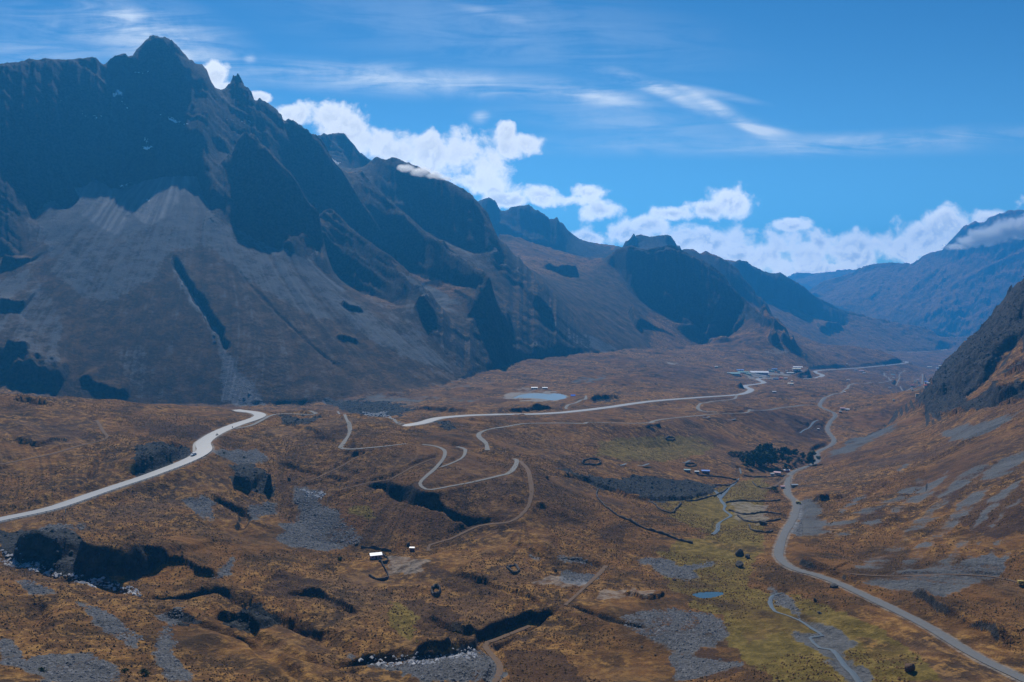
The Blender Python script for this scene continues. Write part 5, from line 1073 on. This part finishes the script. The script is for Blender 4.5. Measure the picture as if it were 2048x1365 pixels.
def sky_world(w):
    t = NT(w.node_tree); bg = t.N['Background']
    sk = t.N.new('ShaderNodeTexSky'); sk.sky_type = 'NISHITA'; sk.sun_disc = False; sk.sun_elevation = SEL; sk.sun_rotation = SAZ
    sk.altitude = 4000; sk.air_density = 1.0; sk.dust_density = .5; sk.ozone_density = 1.5
    tc = t.N.new('ShaderNodeTexCoord'); d = tc.outputs['Generated']
    def dot(v):
        n = t.N.new('ShaderNodeVectorMath'); n.operation = 'DOT_PRODUCT'; t.L.new(d, n.inputs[0]); n.inputs[1].default_value = v; return n.outputs['Value']
    f = t.math('MAXIMUM', dot((0, CP, -SP)), .05)
    px = t.math('MULTIPLY_ADD', t.math('DIVIDE', dot((1, 0, 0)), f), F, 1024.0)
    py = t.math('MULTIPLY_ADD', t.math('DIVIDE', dot((0, SP, CP)), f), -F, 682.5)
    cb = t.N.new('ShaderNodeCombineXYZ'); t.L.new(px, cb.inputs[0]); t.L.new(py, cb.inputs[1]); P = cb.outputs[0]
    def blob(cx, cy, rx, ry, rot=0):
        m = t.N.new('ShaderNodeMapping'); m.vector_type = 'TEXTURE'; t.L.new(P, m.inputs[0])
        m.inputs['Location'].default_value = (cx, cy, 0); m.inputs['Scale'].default_value = (rx, ry, 1); m.inputs['Rotation'].default_value = (0, 0, math.radians(-rot))
        n = t.N.new('ShaderNodeVectorMath'); n.operation = 'LENGTH'; t.L.new(m.outputs[0], n.inputs[0]); return n.outputs['Value']
    # cumulus
    r = None
    for c in CUM:
        b = blob(*c)
        if r is None: r = b
        else:
            n = t.N.new('ShaderNodeMath'); n.operation = 'SMOOTH_MIN'; t.L.new(r, n.inputs[0]); t.L.new(b, n.inputs[1]); n.inputs[2].default_value = .25; r = n.outputs[0]
    field = t.math('SUBTRACT', 1.0, r)
    def off(dx, dy):
        n = t.N.new('ShaderNodeVectorMath'); n.operation = 'ADD'; t.L.new(P, n.inputs[0]); n.inputs[1].default_value = (dx, dy, 0); return n.outputs[0]
    n1 = t.noise(P, 1/60, 8, .60, .25); n2 = t.noise(off(-5, -12), 1/60, 8, .60, .25); nl = t.noise(P, 1/120, 3, .5); nf = t.noise(P, 1/16, 6, .7, .4)
    dens = t.math('ADD', t.math('ADD', field, t.math('MULTIPLY', t.math('SUBTRACT', n1, .50), 2.4)), t.math('ADD', t.math('MULTIPLY', t.math('SUBTRACT', nf, .5), .45), t.math('MULTIPLY', t.math('SUBTRACT', nl, .5), 1.2)))
    cm = t.ramp(dens, -.15, .50)
    lit = t.ramp(t.math('SUBTRACT', n1, n2), -.07, .07)
    shade = t.math('MULTIPLY', t.ramp(dens, .25, .95), t.ramp(py, 250.0, 520.0, .45, 1.0))
    ccol = t.mix(t.math('MULTIPLY', shade, t.math('SUBTRACT', 1.0, t.math('MULTIPLY', lit, .8))), (1.08, 1.1, 1.12), (.56, .62, .70))
    # cirrus
    cs = None
    sp = t.N.new('ShaderNodeMapping'); t.L.new(P, sp.inputs[0]); sp.inputs['Rotation'].default_value = (0, 0, math.radians(-9)); sp.inputs['Scale'].default_value = (.22, 1.6, 1)
    ns = t.noise(sp.outputs[0], 1/55, 7, .62, .8); nb = t.noise(P, 1/150, 5, .6, .5)
    for (cx, cy, rx, ry, rot, a) in CIR:
        b = t.math('MULTIPLY', t.ramp(blob(cx, cy, rx*1.25, ry*1.6, rot), 0.0, 1.0, 1.0, 0.0), a)
        cs = b if cs is None else t.math('ADD', cs, b)
    cir = t.math('MULTIPLY', cs, t.ramp(t.math('ADD', t.math('MULTIPLY', ns, .75), t.math('MULTIPLY', nb, .35)), .38, .72), clamp=True)
    SK = t.mix(1.0, t.mix(1.0, sk.outputs[0], SKYTINT, 'MULTIPLY'), t.mix(t.ramp(py, -150.0, 480.0), (.50, .66, .78), (1.12, 1.05, 1.0)), 'MULTIPLY')
    k = 1/SKYSTR
    c1 = t.mix(t.math('MULTIPLY', cir, .85), SK, (.86*k, .93*k, 1.0*k))
    sc = t.N.new('ShaderNodeVectorMath'); sc.operation = 'SCALE'; t.L.new(ccol, sc.inputs[0]); t.L.new(t.ramp(py, 250.0, 560.0, k, k*1.8), sc.inputs['Scale'])
    c2 = t.mix(cm, c1, sc.outputs[0])
    t.L.new(c2, bg.inputs['Color']); bg.inputs['Strength'].default_value = SKYSTR
SKYSTR, SKYTINT = .12, (.42, .86, .98)
# ------------------------------------------------------------------ haze
bb = bpy.data.meshes.new('haze')
x0, x1, y0, y1, z0, z1 = -8300, 8300, -60, 9100, float(Z.min())-1, max(float(Z.max()), 0)+12
bb.from_pydata([(x0,y0,z0),(x1,y0,z0),(x1,y1,z0),(x0,y1,z0),(x0,y0,z1),(x1,y0,z1),(x1,y1,z1),(x0,y1,z1)], [], [(3,2,1,0),(4,5,6,7),(0,1,5,4),(1,2,6,5),(2,3,7,6),(3,0,4,7)])
hz = bpy.data.objects.new('haze', bb); COL.objects.link(hz); tag(hz, kind='stuff')
hm = bpy.data.materials.new('thin_blue_air'); hm.use_nodes = True; hm.node_tree.nodes.clear()
pv = hm.node_tree.nodes.new('ShaderNodeVolumePrincipled'); ho = hm.node_tree.nodes.new('ShaderNodeOutputMaterial')
pv.inputs['Color'].default_value = (*HCOL, 1); pv.inputs['Density'].default_value = HAZE; pv.inputs['Density Attribute'].default_value = ''
pv.inputs['Anisotropy'].default_value = .35
hm.node_tree.links.new(pv.outputs[0], ho.inputs['Volume']); bb.materials.append(hm)
cloud_bank('cloud', 1985, 472, 5000, [(-70,22,34,9),(-40,10,40,16),(-10,0,50,24),(30,-14,50,28),(70,-16,60,32),(130,-26,70,36)], 'white cloud resting against the far right mountain')
cloud_bank('cloud', 845, 343, 1760, [(-30,-6,26,10),(-5,0,30,12),(25,8,26,9),(45,14,18,6)], 'thin white cloud wisp crossing the ridge below the big cumulus')
# ------------------------------------------------------------------ sun and sky
sun = bpy.data.lights.new('sun', 'SUN'); sun.energy = SUN; sun.angle = math.radians(.5); sun.color = (1, .95, .87)
so = bpy.data.objects.new('sun', sun); COL.objects.link(so)
from mathutils import Vector
sd = Vector((math.sin(SAZ)*math.cos(SEL), math.cos(SAZ)*math.cos(SEL), math.sin(SEL)))
so.rotation_euler = sd.to_track_quat('Z', 'Y').to_euler(); so.location = (0, 0, 500)
scn.camera = None
cam = bpy.data.cameras.new('camera'); cam.sensor_width = 36; cam.lens = 28.0; cam.clip_end = 30000; cam.clip_start = .5
co = bpy.data.objects.new('camera', cam); COL.objects.link(co); co.location = (0, 0, 0); co.rotation_euler = (math.pi/2-PITCH, 0, 0); scn.camera = co
w = bpy.data.worlds.new('World'); scn.world = w; w.use_nodes = True
sky_world(w)
scn.view_settings.view_transform = 'Standard'; scn.view_settings.look = 'None'; scn.view_settings.exposure = EXPO; scn.view_settings.gamma = 1
scn.cycles.max_bounces = 6; scn.cycles.volume_bounces = 2; scn.cycles.volume_max_steps = 256; scn.cycles.diffuse_bounces = 2; scn.cycles.use_denoising = True
print('done', round(time.time()-T0, 1))
